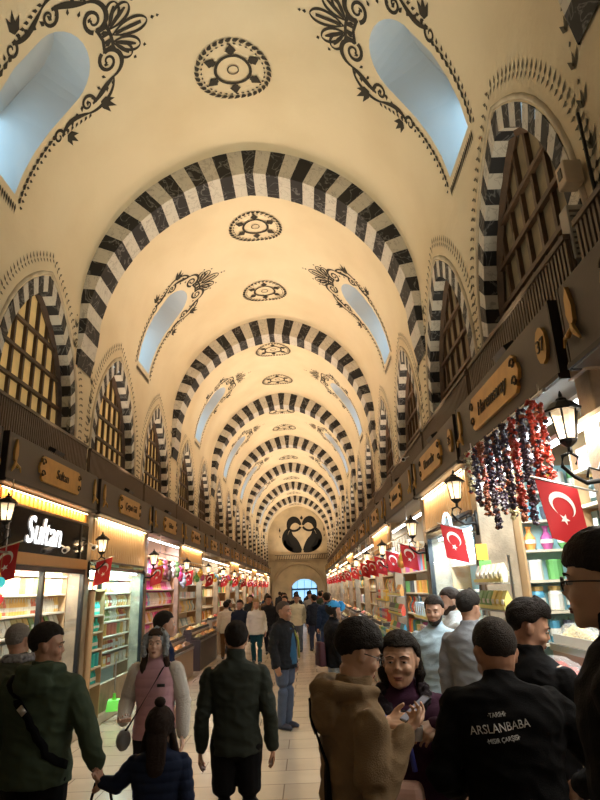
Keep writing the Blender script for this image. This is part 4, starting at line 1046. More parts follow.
def hair_mb(style, rg):
    m = MB(); n = 32; h = 20; vs = []; rg_s = rg.random()*9; thick = {'buzz':.003,'short':.009,'quiff':.010,'mop':.012,'long':.012,'bob':.012,'bald':.002}[style]
    def lim(q):     # lowest z for an azimuth; q=pi/2 is the front
        f = sin(q); lo = {'buzz':-.055,'short':-.05,'quiff':-.05,'mop':-.045,'long':-.09,'bob':-.09,'bald':-.05}[style]
        if f > .55: return .070 if style != 'mop' else .045
        if f > .15: t = (f-.15)/.4; return .010+(.060 if style != 'mop' else .035)*t*t*(3-2*t)
        if f > -.25: return .012 if style not in ('long','bob','mop') else (-.005 if style == 'mop' else -.02)
        return lo+.03*(1+f)
    for i in range(h+1):
        a = -pi/2+pi*i/h
        for j in range(n):
            q = 2*pi*j/n; R_ = .09+thick+(.006*rg.random() if style not in ('buzz','bald') else 0)
            if style == 'quiff' and sin(q) > .3: R_ += .020*max(0, sin(a))*sin(q)
            p = Vector((cos(a)*cos(q)*R_*.88, cos(a)*sin(q)*R_*1.07-.016, sin(a)*R_*1.0+.040)); L = lim(q)+.008*noise.noise(Vector((cos(q)*4,sin(q)*4,rg_s)))
            if p.z < L:
                k_ = .90; p = Vector((p.x*k_, (p.y+.016)*k_-.016, max(p.z, L-.004)))
                if sin(a) < -.2: p = Vector((p.x*.6, (p.y+.016)*.6-.016, L+.005))
            else:
                f_ = min(1, max(0, (p.z-L)/.035)); q_ = Vector((0,-.016,.04)); p = q_+(p-q_)*(.955+.045*f_ if style not in ('long','bob') else 1)
            vs.append(tuple(p))
    fs = [(i*n+j, i*n+(j+1)%n, (i+1)*n+(j+1)%n, (i+1)*n+j) for i in range(h) for j in range(n)]
    m.add(vs, fs)
    if style == 'long':
        for s_ in (-1,1): m.tube([(s_*.07,-.01,.03),(s_*.088,-.01,-.06),(s_*.10,.01,-.17),(s_*.09,.03,-.28)], [.022,.03,.034,.012], 8, flat=.8)
        m.tube([(0,-.07,.05),(0,-.105,-.05),(0,-.115,-.2),(0,-.11,-.34)], [.06,.068,.058,.012], 10, flat=.45)
    if style == 'bob':
        for s_ in (-1,1): m.tube([(s_*.07,-.02,.03),(s_*.082,-.015,-.06),(s_*.075,-.01,-.12)], [.022,.028,.012], 8)
    return m
def hand(mb, w, d, nrm, s_=1.0, side=1, curl=.5, detail=True, spread=.2):
    """w wrist, d direction of the hand, nrm palm normal; side=+1 right hand"""
    d = Vector(d).normalized(); nrm = Vector(nrm); nrm = (nrm-d*nrm.dot(d)).normalized(); a = d.cross(nrm)*side   # a points to the thumb side
    w = Vector(w); k = s_
    c = w+d*.045*k
    for t in (-.5,-.15,.2,.5): mb.tube([w+a*t*.045*k, w+d*.05*k+a*t*.072*k, w+d*.088*k+a*t*.072*k], [.017*k,.0145*k,.0125*k], 8)
    L = (.070,.080,.074,.056); off = (.036,.012,-.012,-.034)
    for i in range(4):
        b = w+d*.086*k+a*off[i]*k; ll = L[i]*k; cu = curl*(1+.12*i); dd = d+a*off[i]*spread*6
        p1 = b+(dd*cos(cu*.6)+nrm*sin(cu*.6)).normalized()*ll*.45; p2 = p1+(dd*cos(cu*1.5)+nrm*sin(cu*1.5)).normalized()*ll*.32; p3 = p2+(dd*cos(cu*2.2)+nrm*sin(cu*2.2)).normalized()*ll*.25
        mb.tube([b-dd*.01, b, p1, p2, p3], [.0105*k,.0100*k,.0092*k,.0085*k,.0066*k], 8)
    t0 = w+d*.02*k+a*.026*k; t1 = t0+(a*.75+d*.55+nrm*.35).normalized()*.038*k; t2 = t1+(d*.85+a*.25+nrm*.5).normalized()*.03*k; t3 = t2+(d+nrm*.5).normalized()*.022*k
    mb.tube([w+a*.01*k, t0, t1, t2, t3], [.015*k,.0145*k,.0125*k,.0108*k,.0078*k], 8)
def person(loc, rz, h, label, group=None, skin='light', hair='short', haircol=(.02,.015,.012), top=(.1,.1,.1), topname='jacket', bot=(.03,.03,.04), shoe=(.04,.04,.04),
           hem=.80, lean=0, look=0, nod=0, larm=None, rarm=None, lhand=None, rhand=None, bulk=1.0, legs=None, hood=False, collar=.03, vox=.009, beard=False, glasses=False, near=False, headk=1.0,
           puff=0, rough=.8, skirt=None, fem=False, open_front=None, noface=False, facew=1.0, drop=0, seed=0, bend=0):
    rg = random.Random(seed*7+3); s = h/1.78; root = empty('person', loc, rz, label, 'person', group); root.scale = (s,)*3
    H = .95; LM = Matrix.Translation((0,0,H)) @ Matrix.Rotation(-R(lean), 4, 'X') @ Matrix.Translation((0,0,-H)); U = lambda p: LM @ Vector(p)
    sw = .185*(.92 if fem else 1); sh = {-1: U((-sw,0,1.405)), 1: U((sw,0,1.405))}
    arms = {}
    for sd, spec in ((-1, larm), (1, rarm)):
        if spec is None: spec = ((sd*.25,-.05,1.13), (sd*.27,.03,.88))
        arms[sd] = (Vector(spec[0]), Vector(spec[1]))
    legp = legs or [((-.09,0,.92),(-.095,.02,.50),(-.10,-.02,.08)), ((.09,0,.92),(.095,.02,.50),(.10,-.02,.08))]
    # --- body
    b = MB(); t = MB()
    loft(t, [((0,0,.86),.12,.09),((0,0,.93),.145,.10),((0,0,1.08),.12,.085),((0,0,1.25),.145,.10),((0,-.005,1.36),.16,.095),((0,-.01,1.42),.12,.07),((0,-.008,1.47),.062,.058),((0,.005,1.54),.054,.056),((0,.018,1.62),.05,.056)], 14)
    xf(t, LM); b.add(t.v, t.f)
    HM = LM @ Matrix.Translation((0,.024,1.634-drop)) @ Matrix.Rotation(R(look), 4, 'Z') @ Matrix.Rotation(-R(nod), 4, 'X') @ Matrix.Scale(headk*1.07, 4) @ Matrix.Scale(facew, 4, (1,0,0))
    hm = xf(head_mb(), HM); b.add(hm.v, hm.f)
    nh = HM @ Vector((0,-.01,-.06)); b.tube([U((0,-.008,1.45)), (U((0,-.008,1.45))+nh)/2, nh], [.06,.055,.055], 12)
    for sd in (-1,1):
        e, w = arms[sd]; chain(b, [sh[sd], e, w], [.046,.037,.026], 10)
        hd_ = (lhand if sd < 0 else rhand) or (None, None, .5)
        d = Vector(hd_[0]) if hd_[0] else (w-e).normalized()
        nn = Vector(hd_[1]) if hd_[1] else Vector((-sd,0,0)); hand(b, w, d, nn, 1.0 if vox < .012 else 1.1, -sd if False else sd*-1 if hd_[1] is None else (hd_[3] if len(hd_) > 3 else sd), hd_[2])
    for lp in legp: chain(b, lp, [.075,.052,.038], 10)
    for lp in legp:
        a_ = Vector(lp[2]); b.tube([a_+Vector((0,-.05,-.045)), a_+Vector((0,.03,-.045)), a_+Vector((0,.13,-.058))], [.03,.034,.018], 8)
    bo = mobj('body', remesh(b, vox, 3 if vox < .007 else 1), SKIN[skin], root)
    # --- face
    if not noface:
        for sd in (-1,1):
            m = MB(); m.ball((sd*.030,.0765,.000), .0105, 10, sx=1.2, sz=.52); mobj('eye', _me(xf(m, HM)), EYEW, root)
            m = MB(); m.ball((sd*.030,.0865,.000), .0048, 8, sy=.5); mobj('iris', _me(xf(m, HM)), IRIS, root)
            m = MB(); m.tube([(sd*.013,.0905,.021),(sd*.030,.0900,.027),(sd*.050,.076,.021)], [.0028,.0038,.002], 6, flat=.7); mobj('eyebrow', _me(xf(m, HM)), mat('hair_%d' % int(haircol[0]*1000), haircol, .65, bump=.8, bscale=160, spec=.15), root)
            if near:
                m = MB(); m.tube([(sd*.016,.0845,.004),(sd*.030,.0875,.0065),(sd*.045,.079,.003)], [.002,.0034,.002], 5); mobj('eyelid', _me(xf(m, HM)), SKIN[skin], root)
        m = MB(); m.ball((0,.0915,-.0655), .020, 12, sx=1.05, sy=.30, sz=.22); m.ball((0,.0895,-.0735), .018, 12, sx=.95, sy=.36, sz=.26); mobj('lips', _me(xf(m, HM)), LIPM, root)
    HAIRM = mat('hair_%d' % int(haircol[0]*1000), haircol, .65, bump=.8, bscale=160, spec=.15)
    if hair:
        hb = xf(hair_mb(hair, rg), HM); mobj('hair', remesh(hb, .006 if near else .009, 1, lambda c, n_: c+n_*(noise.noise(c*45)*.0025)), HAIRM, root)
    if beard:
        m = MB(); loft(m, [((0,.048,-.122),.020,.026),((0,.042,-.108),.040,.048),((0,.026,-.088),.054,.066),((0,.010,-.062),.064,.070),((0,.000,-.03),.069,.060)], 14)
        mobj('beard', remesh(xf(m, HM), .007, 1), HAIRM, root)
    if glasses:
        m = MB()
        for sd in (-1,1):
            m.tube([(sd*.033+.024*cos(q*pi/6), .099, .0+.018*sin(q*pi/6)) for q in range(13)], .0022, 5); m.tube([(sd*.057,.097,.006),(sd*.076,.04,.004),(sd*.082,-.01,.0)], .0022, 5)
        m.tube([(-.010,.1,.003),(.010,.1,.003)], .0022, 5); mobj('eyeglasses', _me(xf(m, HM)), BLACK, root)
    # --- clothes
    TM = mat('cloth_%d_%d_%d' % tuple(int(c*255) for c in top), top, rough, bump=.35, bscale=220, spec=.15); BM_ = mat('trouser_%d_%d_%d' % tuple(int(c*255) for c in bot), bot, .85, bump=.3, bscale=200, spec=.15)
    k = bulk; t = MB(); hz = hem
    fr = 1.10 if fem else 1.0
    rings = [((0,0,hz),.172*k*fr,.135*k),((0,0,max(hz+.05,.93)),.172*k*fr,.135*k),((0,0,1.10),.162*k,.125*k),((0,.003,1.25),.182*k,.13*k),((0,-.002,1.36),.205*k,.122*k),((0,-.006,1.415),.198*k,.105*k),((0,-.010,1.455),.150*k,.090*k),((0,-.010,1.49),.100,.078),((0,-.004,1.505),.076,.074),((0,.002,1.515+collar),.070,.070)]
    loft(t, rings, 20); xf(t, LM)
    c = MB(); c.add(t.v, t.f)
    for sd in (-1,1):
        e, w = arms[sd]; wr = e.lerp(w, .93); chain(c, [sh[sd]+Vector((sd*.012*k,0,-.02)), e, wr], [.066*k,.058*k,.046*k], 12, 4)
    if hood: 
        hh = MB(); hh.tube([(-.095,.07,1.49),(-.13,-.02,1.50),(-.10,-.11,1.50),(0,-.155,1.49),(.10,-.11,1.50),(.13,-.02,1.50),(.095,.07,1.49)], [.022,.034,.04,.045,.04,.034,.022], 10); hh.ball((0,-.135,1.42), .10, 12, sx=1.35, sy=.62, sz=.95); xf(hh, LM); c.add(hh.v, hh.f)
    sdv = Vector((seed*3.1,seed*1.7,0))
    def folds(co, n_):
        q = co+sdv; a = noise.noise(Vector((q.x*7,q.y*7,q.z*13)))*.014+abs(noise.noise(Vector((q.x*11+q.z*7,q.y*11,q.z*15))))*-.014+.003
        if puff: a = abs(sin(co.z*pi/.075))*.014*puff-.004
        return co+n_*a
    co_ = mobj(topname, remesh(c, max(vox, .008) if near else .014, 7 if near else 4, folds), TM, root)
    # trousers
    p = MB()
    if skirt: pass
    for lp in legp: chain(p, [lp[0], lp[1], Vector(lp[2])+Vector((0,0,.0))], [.102*k,.078,.064], 12, 4)
    p.ball((0,-.005,.92), .15, 14, sx=1.05*k, sy=.82, sz=.8); 
    mobj('trousers', remesh(p, max(vox,.010) if near else .016, 3, lambda co, n_: co+n_*(noise.noise(Vector((co.x*9,co.y*9,co.z*14))+sdv)*.008)), BM_, root)
    for lp in legp:
        a_ = Vector(lp[2]); m = MB(); m.tube([a_+Vector((0,-.075,-.035)), a_+Vector((0,-.03,-.028)), a_+Vector((0,.05,-.035)), a_+Vector((0,.13,-.045)), a_+Vector((0,.18,-.055))], [.032,.046,.045,.042,.022], 10)
        m.v = [(x, y, max(z, .004)) for x, y, z in m.v]; mobj('shoe', _me(m, True), mat('shoe_%d' % int(shoe[0]*255), shoe, .5), root)
    root['_s'] = s; del root['_s']
    return root, HM, LM, arms, TM
def _me(m, smooth=True):
    me = bpy.data.meshes.new('p'); me.from_pydata(m.v, [], m.f); me.polygons.foreach_set('use_smooth', [True]*len(m.f)); me.update(); return me
def part(root, name, m, mt, M=None, rm=None):
    if M is not None: xf(m, M)
    return mobj(name, remesh(m, rm, 2) if rm else _me(m), mt, root)
from mathutils.bvhtree import BVHTree
def topmesh(root, name): return next(c for c in root.children if c.name.split('.')[0] == name).data
def cling(root, top, pts, off=.006):
    me = topmesh(root, top); bv = BVHTree.FromPolygons([v.co for v in me.vertices], [tuple(p.vertices) for p in me.polygons]); out = []
    for p in pts:
        q, n_, i_, d_ = bv.find_nearest(Vector(p)); out.append(q+n_*off)
    return out
def strap(root, pts, w, mt, name='bag_strap', top=None):
    m = MB()
    if top:
        P = [Vector(p) for p in pts]; pts = [P[i].lerp(P[i+1], j/4) for i in range(len(P)-1) for j in range(4)]+[P[-1]]; pts = cling(root, top, pts, .004)
        me = topmesh(root, top); bv = BVHTree.FromPolygons([v.co for v in me.vertices], [tuple(p.vertices) for p in me.polygons]); vs = []
        for i, p in enumerate(pts):
            n_ = bv.find_nearest(p)[1]; t_ = (pts[min(i+1,len(pts)-1)]-pts[max(i-1,0)]).normalized(); a = t_.cross(n_).normalized()
            for u, v in ((-1,-.004),(1,-.004),(1,.005),(-1,.005)): vs.append(p+a*u*w+n_*v)
        m.add(vs, [(i*4+j, i*4+(j+1)%4, i*4+4+(j+1)%4, i*4+4+j) for i in range(len(pts)-1) for j in range(4)]+[(3,2,1,0),tuple(len(vs)-4+j for j in range(4))])
        return mobj(name, _me(m), mt, root)
    m.tube(pts, w, 6, flat=.18); return part(root, name, m, mt)

DK = mat('bag_black', (.006,.006,.007), .9, spec=.1)
# 1 man in the brown hooded coat, on his phone
BR = (.90,2.66,0); brz = R(-76); bs = 1.73/1.78
r, HM, LM, A, TM = person(BR, brz, 1.73, 'person in a khaki brown hooded coat and glasses looking down at a phone', skin='asian', hair='mop', top=(.23,.155,.085), topname='coat', hem=.66, hood=True, glasses=True, near=True, vox=.0065,
    look=-4, nod=20, lean=3, headk=.92, bulk=1.06, bot=(.02,.02,.025), rarm=((.29,-.02,1.14),(.17,.175,1.35)), larm=((-.28,-.0,1.12),(-.10,.20,1.33)), rhand=((-.45,.65,.25),(-.5,.1,.9),.7,1), lhand=((.45,.75,.1),(.4,-.2,.9),.6,-1), collar=.03, seed=1)
strap(r, [(-.08,.02,1.50),(-.04,-.14,1.44),(.03,-.2,1.30),(.12,-.2,1.10),(.22,-.15,.95)], .018, DK, top='coat')
strap(r, [(.0,.22,1.20),(.12,.2,1.10),(.26,.12,.98)], .022, DK, top='coat')
m = MB(); m.box((.285,-.02,.85), (.09,.33,.24), taper=.92); o = part(r, 'shoulder_bag', m, DK); bevel(o, .02)
def world(root_loc, rz, s, p):
    q = Matrix.Rotation(rz, 3, 'Z') @ (Vector(p)*s); return Vector(root_loc)+q
ph = empty('phone', world(BR, brz, bs, (0.03,.285,1.40)), 0, 'dark smartphone in the hands of the person in the khaki coat', 'phone')
ph.rotation_euler = (R(35),0,brz)
o = MB().box((0,0,0),(.072,.145,.009)).build('phone_case', BLACK, ph); bevel(o,.003); MB().box((0,0,.0052),(.064,.13,.0012)).build('screen', mat('screen_glow', (.1,.1,.1), .1, emis=(.5,.6,.8), es=.15), ph)
# 2 woman in the dark purple coat
PW = (1.215,3.30,0); pr = R(166); ps = 1.61/1.78
r, HM, LM, A, TM = person(PW, pr, 1.61, 'person in a dark plum padded coat holding a small cup, looking at the camera', skin='asian', hair='bob', top=(.055,.018,.045), topname='coat', hem=.62, near=True, vox=.0048, puff=.5, bulk=1.25, fem=True, facew=1.10,
    look=-4, nod=-2, rarm=((.26,.06,1.15),(.02,.28,1.29)), larm=((-.27,.06,1.15),(-.17,.29,1.36)), rhand=((-.6,.6,.05),(.0,.1,1),.9,1), lhand=((.45,.75,-.2),(.3,-.5,-.6),.8,-1), collar=.03, bot=(.02,.02,.03), seed=2, headk=1.08)
m = MB(); m.tube([(-.12,.03,1.49),(-.12,.095,1.44),(-.05,.15,1.37),(.05,.15,1.37),(.12,.095,1.44),(.12,.03,1.49),(.06,-.09,1.51),(-.06,-.09,1.51),(-.12,.03,1.49)], [.036]*9, 10); mobj('fur_collar', remesh(m, .009, 2, lambda c, n_: c+n_*noise.noise(c*40)*.016), mat('fur_collar', (.014,.008,.014), .95), r)
cu = empty('paper_cup', world(PW, pr, ps, (-.09,.38,1.315)), 0, 'small white paper cup held by the person in plum', 'cup'); MB().lathe([(.022,0),(.03,.055),(.032,.058)], 14).build('cup_body', mat('cup_white', (.75,.7,.66), .6), cu, smooth=True); MB().lathe([(.028,.058),(.001,.059)], 14).build('drink', mat('tea', (.25,.1,.03), .2), cu)
bg = empty('handbag', world(PW, pr, ps, (.06,.37,.80)), pr, 'pale pink handbag hanging in front of the plum coat', 'bag'); o = MB().box((0,.06,.15),(.36,.13,.34), taper=.8).build('bag_body', mat('pink_leather', (.78,.50,.43), .5), bg); bevel(o,.03,3); MB().tube([(-.12,.06,.36),(-.10,.07,.50),(0,.05,.57),(.10,.07,.50),(.12,.06,.36)], .012, 8).build('handle', mat('blue_strap', (.04,.05,.3), .5), bg)
# 3 man with the printed black jacket, back turned
AL = (1.59,2.83,0); ar = R(-6)
r, HM, LM, A, TM = person(AL, ar, 1.71, 'person in a black work jacket with white lettering across the back', skin='tan', hair='buzz', haircol=(.035,.028,.024), top=(.0035,.0035,.004), topname='jacket', hem=.76, near=True, vox=.008, bulk=1.30, lean=9, headk=1.16,
    look=10, nod=14, rarm=((.42,.05,1.12),(.34,.26,1.0)), larm=((-.31,.02,1.12),(-.22,.22,1.0)), rough=.95, seed=3, collar=.02, drop=.03)
jm = topmesh(r, 'jacket'); bv = BVHTree.FromPolygons([v.co for v in jm.vertices], [tuple(p.vertices) for p in jm.polygons])
for s_, sz, z, nm in (('ARSLANBABA', .041, 1.325, 'lettering'), ('·TARIHI·', .022, 1.366, 'small_lettering'), ('·MISIR ÇARŞISI·', .021, 1.288, 'small_lettering')):
    tx = text(s_, sz, 0, nm, mat('print_white', (.62,.62,.6), .7), r, (0,0,0), (0,0,0), 0, 1)
    for v in tx.data.vertices:
        vx, vy = v.co.x, v.co.y+z-1.325; x_, z_ = vx*cos(.14)-vy*sin(.14)-.06, 1.325+vx*sin(.14)*1.0+vy*1.15; hit = bv.ray_cast(Vector((x_,-1,z_)), Vector((0,1,0)))[0]; y_ = hit.y if hit else -.15; v.co = (x_, y_-.012, z_)
# 4 man in black in profile at the counter
r, *_ = person((1.96,3.52,0), R(-58), 1.74, 'person in a black coat with dark swept hair, in profile at the counter', skin='light', hair='quiff', haircol=(.012,.008,.006), top=(.005,.005,.006), topname='coat', near=True, vox=.007, look=-46, nod=20, hem=.7, bulk=1.08, seed=4,
    rarm=((.24,.06,1.14),(.16,.20,1.0)), larm=((-.24,.06,1.14),(-.16,.20,1.0)), headk=1.05)
# 5 tall man at the edge with glasses
r, *_ = person((1.73,2.0,0), R(58), 2.0, 'tall person in a long black coat and glasses beside the counter, facing inward', skin='asian', hair='mop', top=(.005,.005,.006), topname='coat', near=True, vox=.0065, glasses=True, look=6, nod=2, hem=.55, bulk=1.12, seed=5, collar=.04)
# 6 light blue sweatshirt
r, *_ = person((1.95,5.95,0), R(158), 1.74, 'person in a light blue sweatshirt with short beard, standing by the racks', skin='light', hair='short', haircol=(.03,.022,.018), top=(.40,.50,.56), topname='sweatshirt', bot=(.02,.022,.03), near=True, vox=.008, beard=True, look=-2, nod=4, hem=.86, bulk=1.12, seed=6,
    larm=((-.25,.02,1.13),(-.20,.16,.95)))
# 7 bearded man behind
r, *_ = person((2.30,6.75,0), R(95), 1.80, 'bearded person in a white shirt, profile, behind the light blue sweatshirt', skin='light', hair='short', haircol=(.05,.03,.02), top=(.6,.6,.58), topname='shirt', beard=True, vox=.009, nod=6, seed=7)
# 8 grey sweater
r, *_ = person((2.10,5.30,0), R(-40), 1.78, 'person in a grey sweatshirt with dark print, turned to the spice counter', skin='light', hair='quiff', haircol=(.02,.014,.01), top=(.20,.20,.21), topname='sweatshirt', vox=.009, look=-10, nod=12, bulk=1.1, seed=8)
# 9 green jacket, holding the girl's hand
GJ = (-.92,4.02,0); gr = R(-4)
r, HM, LM, A, TM = person(GJ, gr, 1.70, 'person in a green hooded jacket with a black sling strap across the back', skin='tan', hair='short', haircol=(.02,.015,.012), top=(.045,.064,.040), topname='jacket', bot=(.005,.005,.006), near=True, vox=.007, hood=True, bulk=1.28, look=-72, nod=6, hem=.84, seed=9,
    rarm=((.33,-.02,1.13),(.44,-.10,.96)), rhand=((.25,-.1,-.95),(-1,0,0),.5,1))
strap(r, [(-.13,.0,1.46),(-.15,-.11,1.42),(-.04,-.2,1.30),(.06,-.2,1.16),(.16,-.2,1.03),(.24,-.05,.95)], .024, DK, 'sling_strap', top='jacket'); bq = cling(r, 'jacket', [(-.03,-.2,1.28)], .01)[0]; m = MB(); m.box(tuple(bq),(.055,.012,.038), ry=.8); part(r, 'buckle', m, STEEL)
# 10 girl
r, HM, LM, A, TM = person((-.13,3.80,0), R(2), 1.20, 'child in a navy quilted jacket with long dark hair and a top bun, holding hands', skin='tan', hair='long', haircol=(.025,.014,.01), top=(.010,.016,.04), topname='jacket', bot=(.008,.01,.02), near=True, vox=.008, puff=.6, bulk=1.18, headk=1.25, hem=.72, seed=10, noface=False,
    larm=((-.34,-.0,1.24),(-.47,.06,1.25)), lhand=((-.6,.1,.4),(0,0,1),.8,-1))
m = MB(); m.ball((0,-.03,.165), .038, 12, sz=.85); part(r, 'hair_bun', m, mat('hair_25', (.025,.014,.01), .5), HM, .006)
# shopping bag between them
r = empty('shopping_bag', (-.50,3.98,.30), 0, 'black shopping bag hanging low between the green jacket and the child', 'bag'); o = MB().box((0,0,.19),(.26,.12,.36), taper=1.05).build('bag_body', DK, r); bevel(o,.02); MB().tube([(-.07,0,.37),(-.04,0,.50),(.0,0,.545),(.04,0,.50),(.07,0,.37)], .008, 6).build('handle', DK, r)
# 11 woman in the pink vest
r, HM, LM, A, TM = person((-.52,5.3,0), R(176), 1.58, 'person in a pink padded vest over a white fleece with a grey fur hood', skin='fair', hair='long', haircol=(.05,.028,.018), top=(.62,.37,.44), topname='vest', bot=(.02,.02,.025), near=True, vox=.007, puff=.35, fem=True, bulk=1.03, look=6, nod=-6, hem=.85, seed=11,
    rarm=((.26,.02,1.14),(.22,.20,1.03)), rhand=((-.5,.7,.1),(0,0,1),.9,1))
SL = mat('fleece_white', (.62,.58,.53), .95, bump=.6, bscale=120)
for sd in (-1,1):
    m = MB(); e, w_2 = A[sd]; chain(m, [Vector((sd*.178,0,1.40)), e, e.lerp(w_2,.95)], [.088,.076,.058], 12, 4); part(r, 'sleeve', m, SL, None, .01)
m = MB(); m.tube([(-.09,.06,-.10),(-.098,.045,-.02),(-.09,.03,.06),(0,.02,.125),(.09,.03,.06),(.098,.045,-.02),(.09,.06,-.10)], [.022,.026,.026,.028,.026,.026,.022], 10); m.ball((0,-.035,.03), .112, 14, sx=.95); mobj('fur_hood', remesh(xf(m, HM), .009, 1, lambda c, n_: c+n_*noise.noise(c*60)*.014), mat('grey_fur', (.25,.27,.29), .95), r)
strap(r, [(-.10,.05,1.47),(-.06,.15,1.36),(.05,.165,1.18),(.17,.15,1.0),(.24,.08,.92)], .014, DK); m = MB(); m.ball((.26,.06,.85), .10, 12, sx=.6, sy=1, sz=.9); part(r, 'side_bag', m, mat('grey_bag', (.2,.2,.2), .6))
m = MB(); m.box((-.10,.168,1.30),(.07,.01,.025)); part(r, 'vest_label', m, BLACK)
# 12 behind her, navy hood
r, *_ = person((-.72,6.35,0), R(-60), 1.68, 'person in a navy jacket and cap, mostly hidden behind the pink vest', skin='light', hair='short', top=(.012,.02,.06), bot=(.02,.02,.03), seed=12, vox=.012)
# 13 young man in dark green fleece
r, *_ = person((.22,4.6,0), R(3), 1.64, 'person in a dark grey green fleece seen from behind, alone on the floor', skin='tan', hair='short', haircol=(.012,.01,.009), top=(.026,.031,.024), topname='fleece', bot=(.006,.006,.007), near=True, vox=.008, bulk=1.08, hem=.86, seed=13, collar=.06, look=3)
# 14 older person far side
r, *_ = person((-1.45,4.85,0), R(35), 1.68, 'person in an olive jacket and patterned scarf leaning to the lamps, grey haired', skin='tan', hair='short', haircol=(.22,.2,.18), top=(.05,.052,.03), bot=(.02,.03,.07), shoe=(.5,.5,.5), lean=12, look=-40, nod=14, near=True, vox=.008, bulk=1.2, glasses=True, seed=14)
m = MB(); m.tube([(-.09,.05,1.50),(-.10,-.06,1.50),(0,-.11,1.49),(.10,-.06,1.50),(.09,.05,1.50),(0,.10,1.47),(-.09,.05,1.50)], [.04]*7, 10); part(r, 'scarf', m, mat('check_scarf', (.25,.24,.25), .9, var=.8, vscale=30), Matrix.Translation((0,0,.95)) @ Matrix.Rotation(-R(12),4,'X') @ Matrix.Translation((0,0,-.95)), .01)
# 15 edge sleeve
r, *_ = person((-1.33,3.28,0), R(-5), 1.72, 'person in a black coat at the picture edge, one hand hanging in view', skin='tan', hair='short', top=(.01,.01,.011), topname='coat', bot=(.01,.01,.012), vox=.009, seed=15, bulk=1.1, rarm=((.29,-.02,1.13),(.36,.03,.92)))
# 16 man in blue sweater
r, HM, LM, A, TM = person((.38,9.2,0), R(-118), 1.67, 'older person in a dark jacket over a blue sweater and jeans, walking with hands down', skin='tan', hair='bald', haircol=(.10,.08,.07), top=(.018,.018,.02), topname='jacket', bot=(.085,.10,.14), shoe=(.03,.03,.05), vox=.009, near=True, bulk=1.32, headk=1.12, seed=16, hem=.82)
m = MB(); loft(m, [((0,.06,.88),.10,.15),((0,.06,1.05),.10,.155),((0,.05,1.25),.095,.14),((0,.03,1.40),.07,.11)], 14); part(r, 'sweater', m, mat('blue_sweater', (.02,.09,.17), .9), LM, .012)
m = MB()
m.tube([(-.09,.11,1.42),(-.12,.19,1.2),(-.13,.19,.95)], [.014,.016,.014], 8); part(r, 'jacket_lining', m, mat('olive_lining', (.3,.3,.05), .8), LM)
# 17 blue cap
r, HM, LM, A, TM = person((1.12,9.45,0), R(-75), 1.64, 'person in a bright blue cap with a dark coat and maroon shoulder bag', skin='tan', hair='bob', haircol=(.03,.02,.02), top=(.012,.012,.015), topname='coat', bot=(.30,.34,.38), shoe=(.5,.5,.5), vox=.009, headk=1.1, bulk=1.2, fem=True, seed=17)
CAPM = mat('cap_blue', (.02,.28,.62), .7); m = MB(); m.ball((0,-.014,.055), .105, 16, sx=.9, sy=1.05, sz=.85); m.v = [(x,y,max(z,.045)) for x,y,z in m.v]; part(r, 'cap', m, CAPM, HM); m = MB(); m.tube([(0,.07,.055),(0,.12,.053),(0,.165,.042)], [.075,.07,.03], 12, flat=.1, up=(1,0,0)); part(r, 'cap_brim', m, CAPM, HM)
m = MB(); m.box((.0,-.24,1.0),(.30,.12,.36), taper=.85); o = part(r, 'shoulder_bag', m, mat('maroon_bag', (.06,.01,.015), .7)); bevel(o,.03)
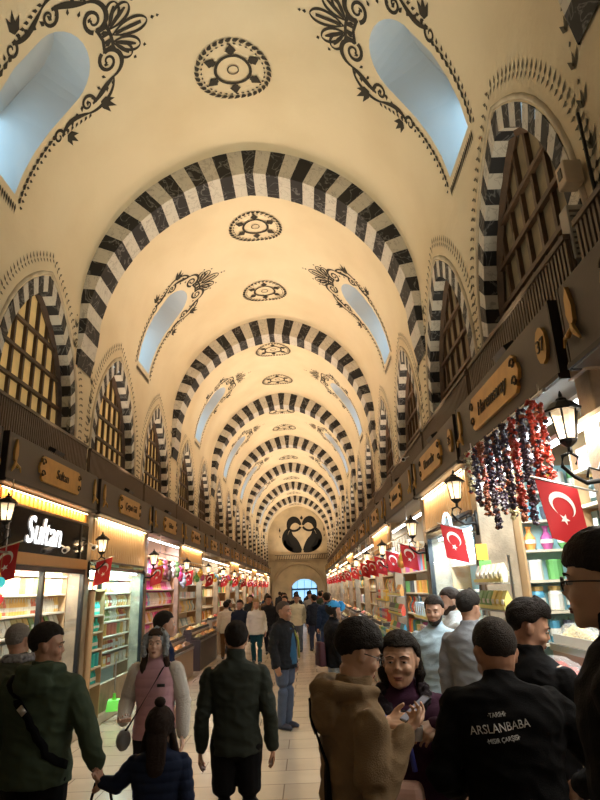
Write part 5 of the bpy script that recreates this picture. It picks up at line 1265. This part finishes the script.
# more people further down the hall
FAR = [
 (-1.62,18.1,R(10),1.56,'white fleece jacket and brown trousers, back turned',(.62,.57,.48),(.16,.08,.03),'short',(.015,.012,.01)),
 (-1.75,19.6,R(-60),1.58,'dark jacket beside the person in white fleece',(.02,.02,.025),(.03,.03,.04),'short',(.02,.015,.01)),
 (-1.1,17.0,R(170),1.60,'navy jacket facing the camera, past the white fleece',(.012,.018,.035),(.05,.03,.025),'short',(.02,.015,.01)),
 (-.64,16.8,R(178),1.60,'white top and teal trousers with long fair hair',(.6,.6,.52),(.01,.05,.06),'long',(.30,.2,.1)),
 (-.43,18.9,R(172),1.66,'black jacket over a white shirt, walking to the camera',(.015,.015,.018),(.02,.02,.03),'short',(.02,.015,.01)),
 (.40,19.6,R(180),1.66,'cream padded jacket with hands in pockets',(.66,.62,.46),(.10,.12,.15),'short',(.03,.02,.015)),
 (.0,20.6,R(150),1.62,'dark coat behind the black jacket and white shirt',(.025,.025,.03),(.02,.02,.03),'short',(.02,.015,.01)),
 (.95,19.5,R(20),1.64,'dark navy jacket seen from behind, near the blue cap',(.015,.02,.035),(.03,.04,.08),'short',(.02,.015,.01)),
 (1.25,16.5,R(15),1.70,'deep blue jacket and jeans seen from behind',(.015,.035,.09),(.03,.06,.14),'short',(.02,.015,.01)),
 (1.45,21.0,R(170),1.66,'grey coat on the Haremsaray side of the hall',(.10,.10,.11),(.03,.03,.05),'short',(.05,.03,.02)),
 (-1.4,23.5,R(165),1.66,'black coat halfway down the hall, Sultan side',(.02,.02,.02),(.02,.02,.03),'short',(.02,.015,.01)),
 (-.9,25.0,R(10),1.62,'brown coat deep in the hall',(.12,.07,.04),(.03,.03,.04),'bob',(.03,.02,.01)),
 (-.2,25.5,R(175),1.68,'red scarf and dark coat deep in the hall',(.05,.015,.02),(.02,.02,.03),'short',(.02,.015,.01)),
 (.3,24.4,R(5),1.70,'black padded jacket deep in the hall',(.015,.015,.02),(.03,.03,.05),'short',(.02,.015,.01)),
 (.85,26.0,R(180),1.66,'pale grey jacket deep in the hall',(.3,.3,.32),(.04,.05,.09),'short',(.03,.02,.015)),
 (1.3,27.0,R(8),1.66,'dark green coat deep in the hall',(.03,.05,.035),(.02,.02,.03),'short',(.02,.015,.01)),
 (-1.2,30.0,R(178),1.66,'blue coat far down the hall',(.03,.06,.14),(.02,.02,.03),'short',(.02,.015,.01)),
 (-.5,31.0,R(0),1.66,'dark coat far down the hall near the middle',(.02,.02,.025),(.02,.02,.03),'short',(.02,.015,.01)),
 (.2,30.5,R(180),1.68,'beige coat far down the hall',(.35,.28,.2),(.02,.02,.03),'bob',(.03,.02,.015)),
 (.8,32.0,R(4),1.68,'black coat far down the hall beside the beige coat',(.015,.015,.02),(.02,.02,.03),'short',(.02,.015,.01)),
 (1.4,33.0,R(176),1.66,'maroon jacket far down the hall',(.12,.02,.03),(.02,.02,.03),'short',(.02,.015,.01)),
 (-.9,37.0,R(3),1.68,'dark jacket before the end doorway, Sultan side',(.02,.025,.03),(.02,.02,.03),'short',(.02,.015,.01)),
 (.1,38.0,R(177),1.66,'grey jacket before the end doorway',(.14,.14,.15),(.02,.02,.03),'short',(.02,.015,.01)),
 (.9,38.5,R(5),1.70,'navy coat before the end doorway',(.02,.03,.06),(.02,.02,.03),'short',(.02,.015,.01)),
 (1.6,36.5,R(175),1.66,'brown jacket before the end doorway, Haremsaray side',(.1,.06,.03),(.02,.02,.03),'short',(.02,.015,.01)),
]
for k_, (x, y, rz, h, lab, tp, bt, hr, hc) in enumerate(FAR):
    st = .10+.08*random.Random(k_).random(); g = [((-.09,0,.92),(-.10,.06+st/3,.50),(-.10,st-.02,.08)), ((.09,0,.92),(.10,.02,.50),(.10,-st,.10))]
    person((x,y,0), rz, h, 'person in a '+lab if not lab.startswith(('white top','deep','dark navy','dark coat')) else 'person in '+('a ' if not lab.startswith('white top') else 'a ')+lab, top=tp, bot=bt, hair=hr, haircol=hc, skin='tan' if k_ % 3 else 'light', vox=.014 if y < 22 else .02, legs=g, bulk=1.22, headk=1.12, seed=30+k_, noface=(y > 22), fem=hr in ('long','bob'))
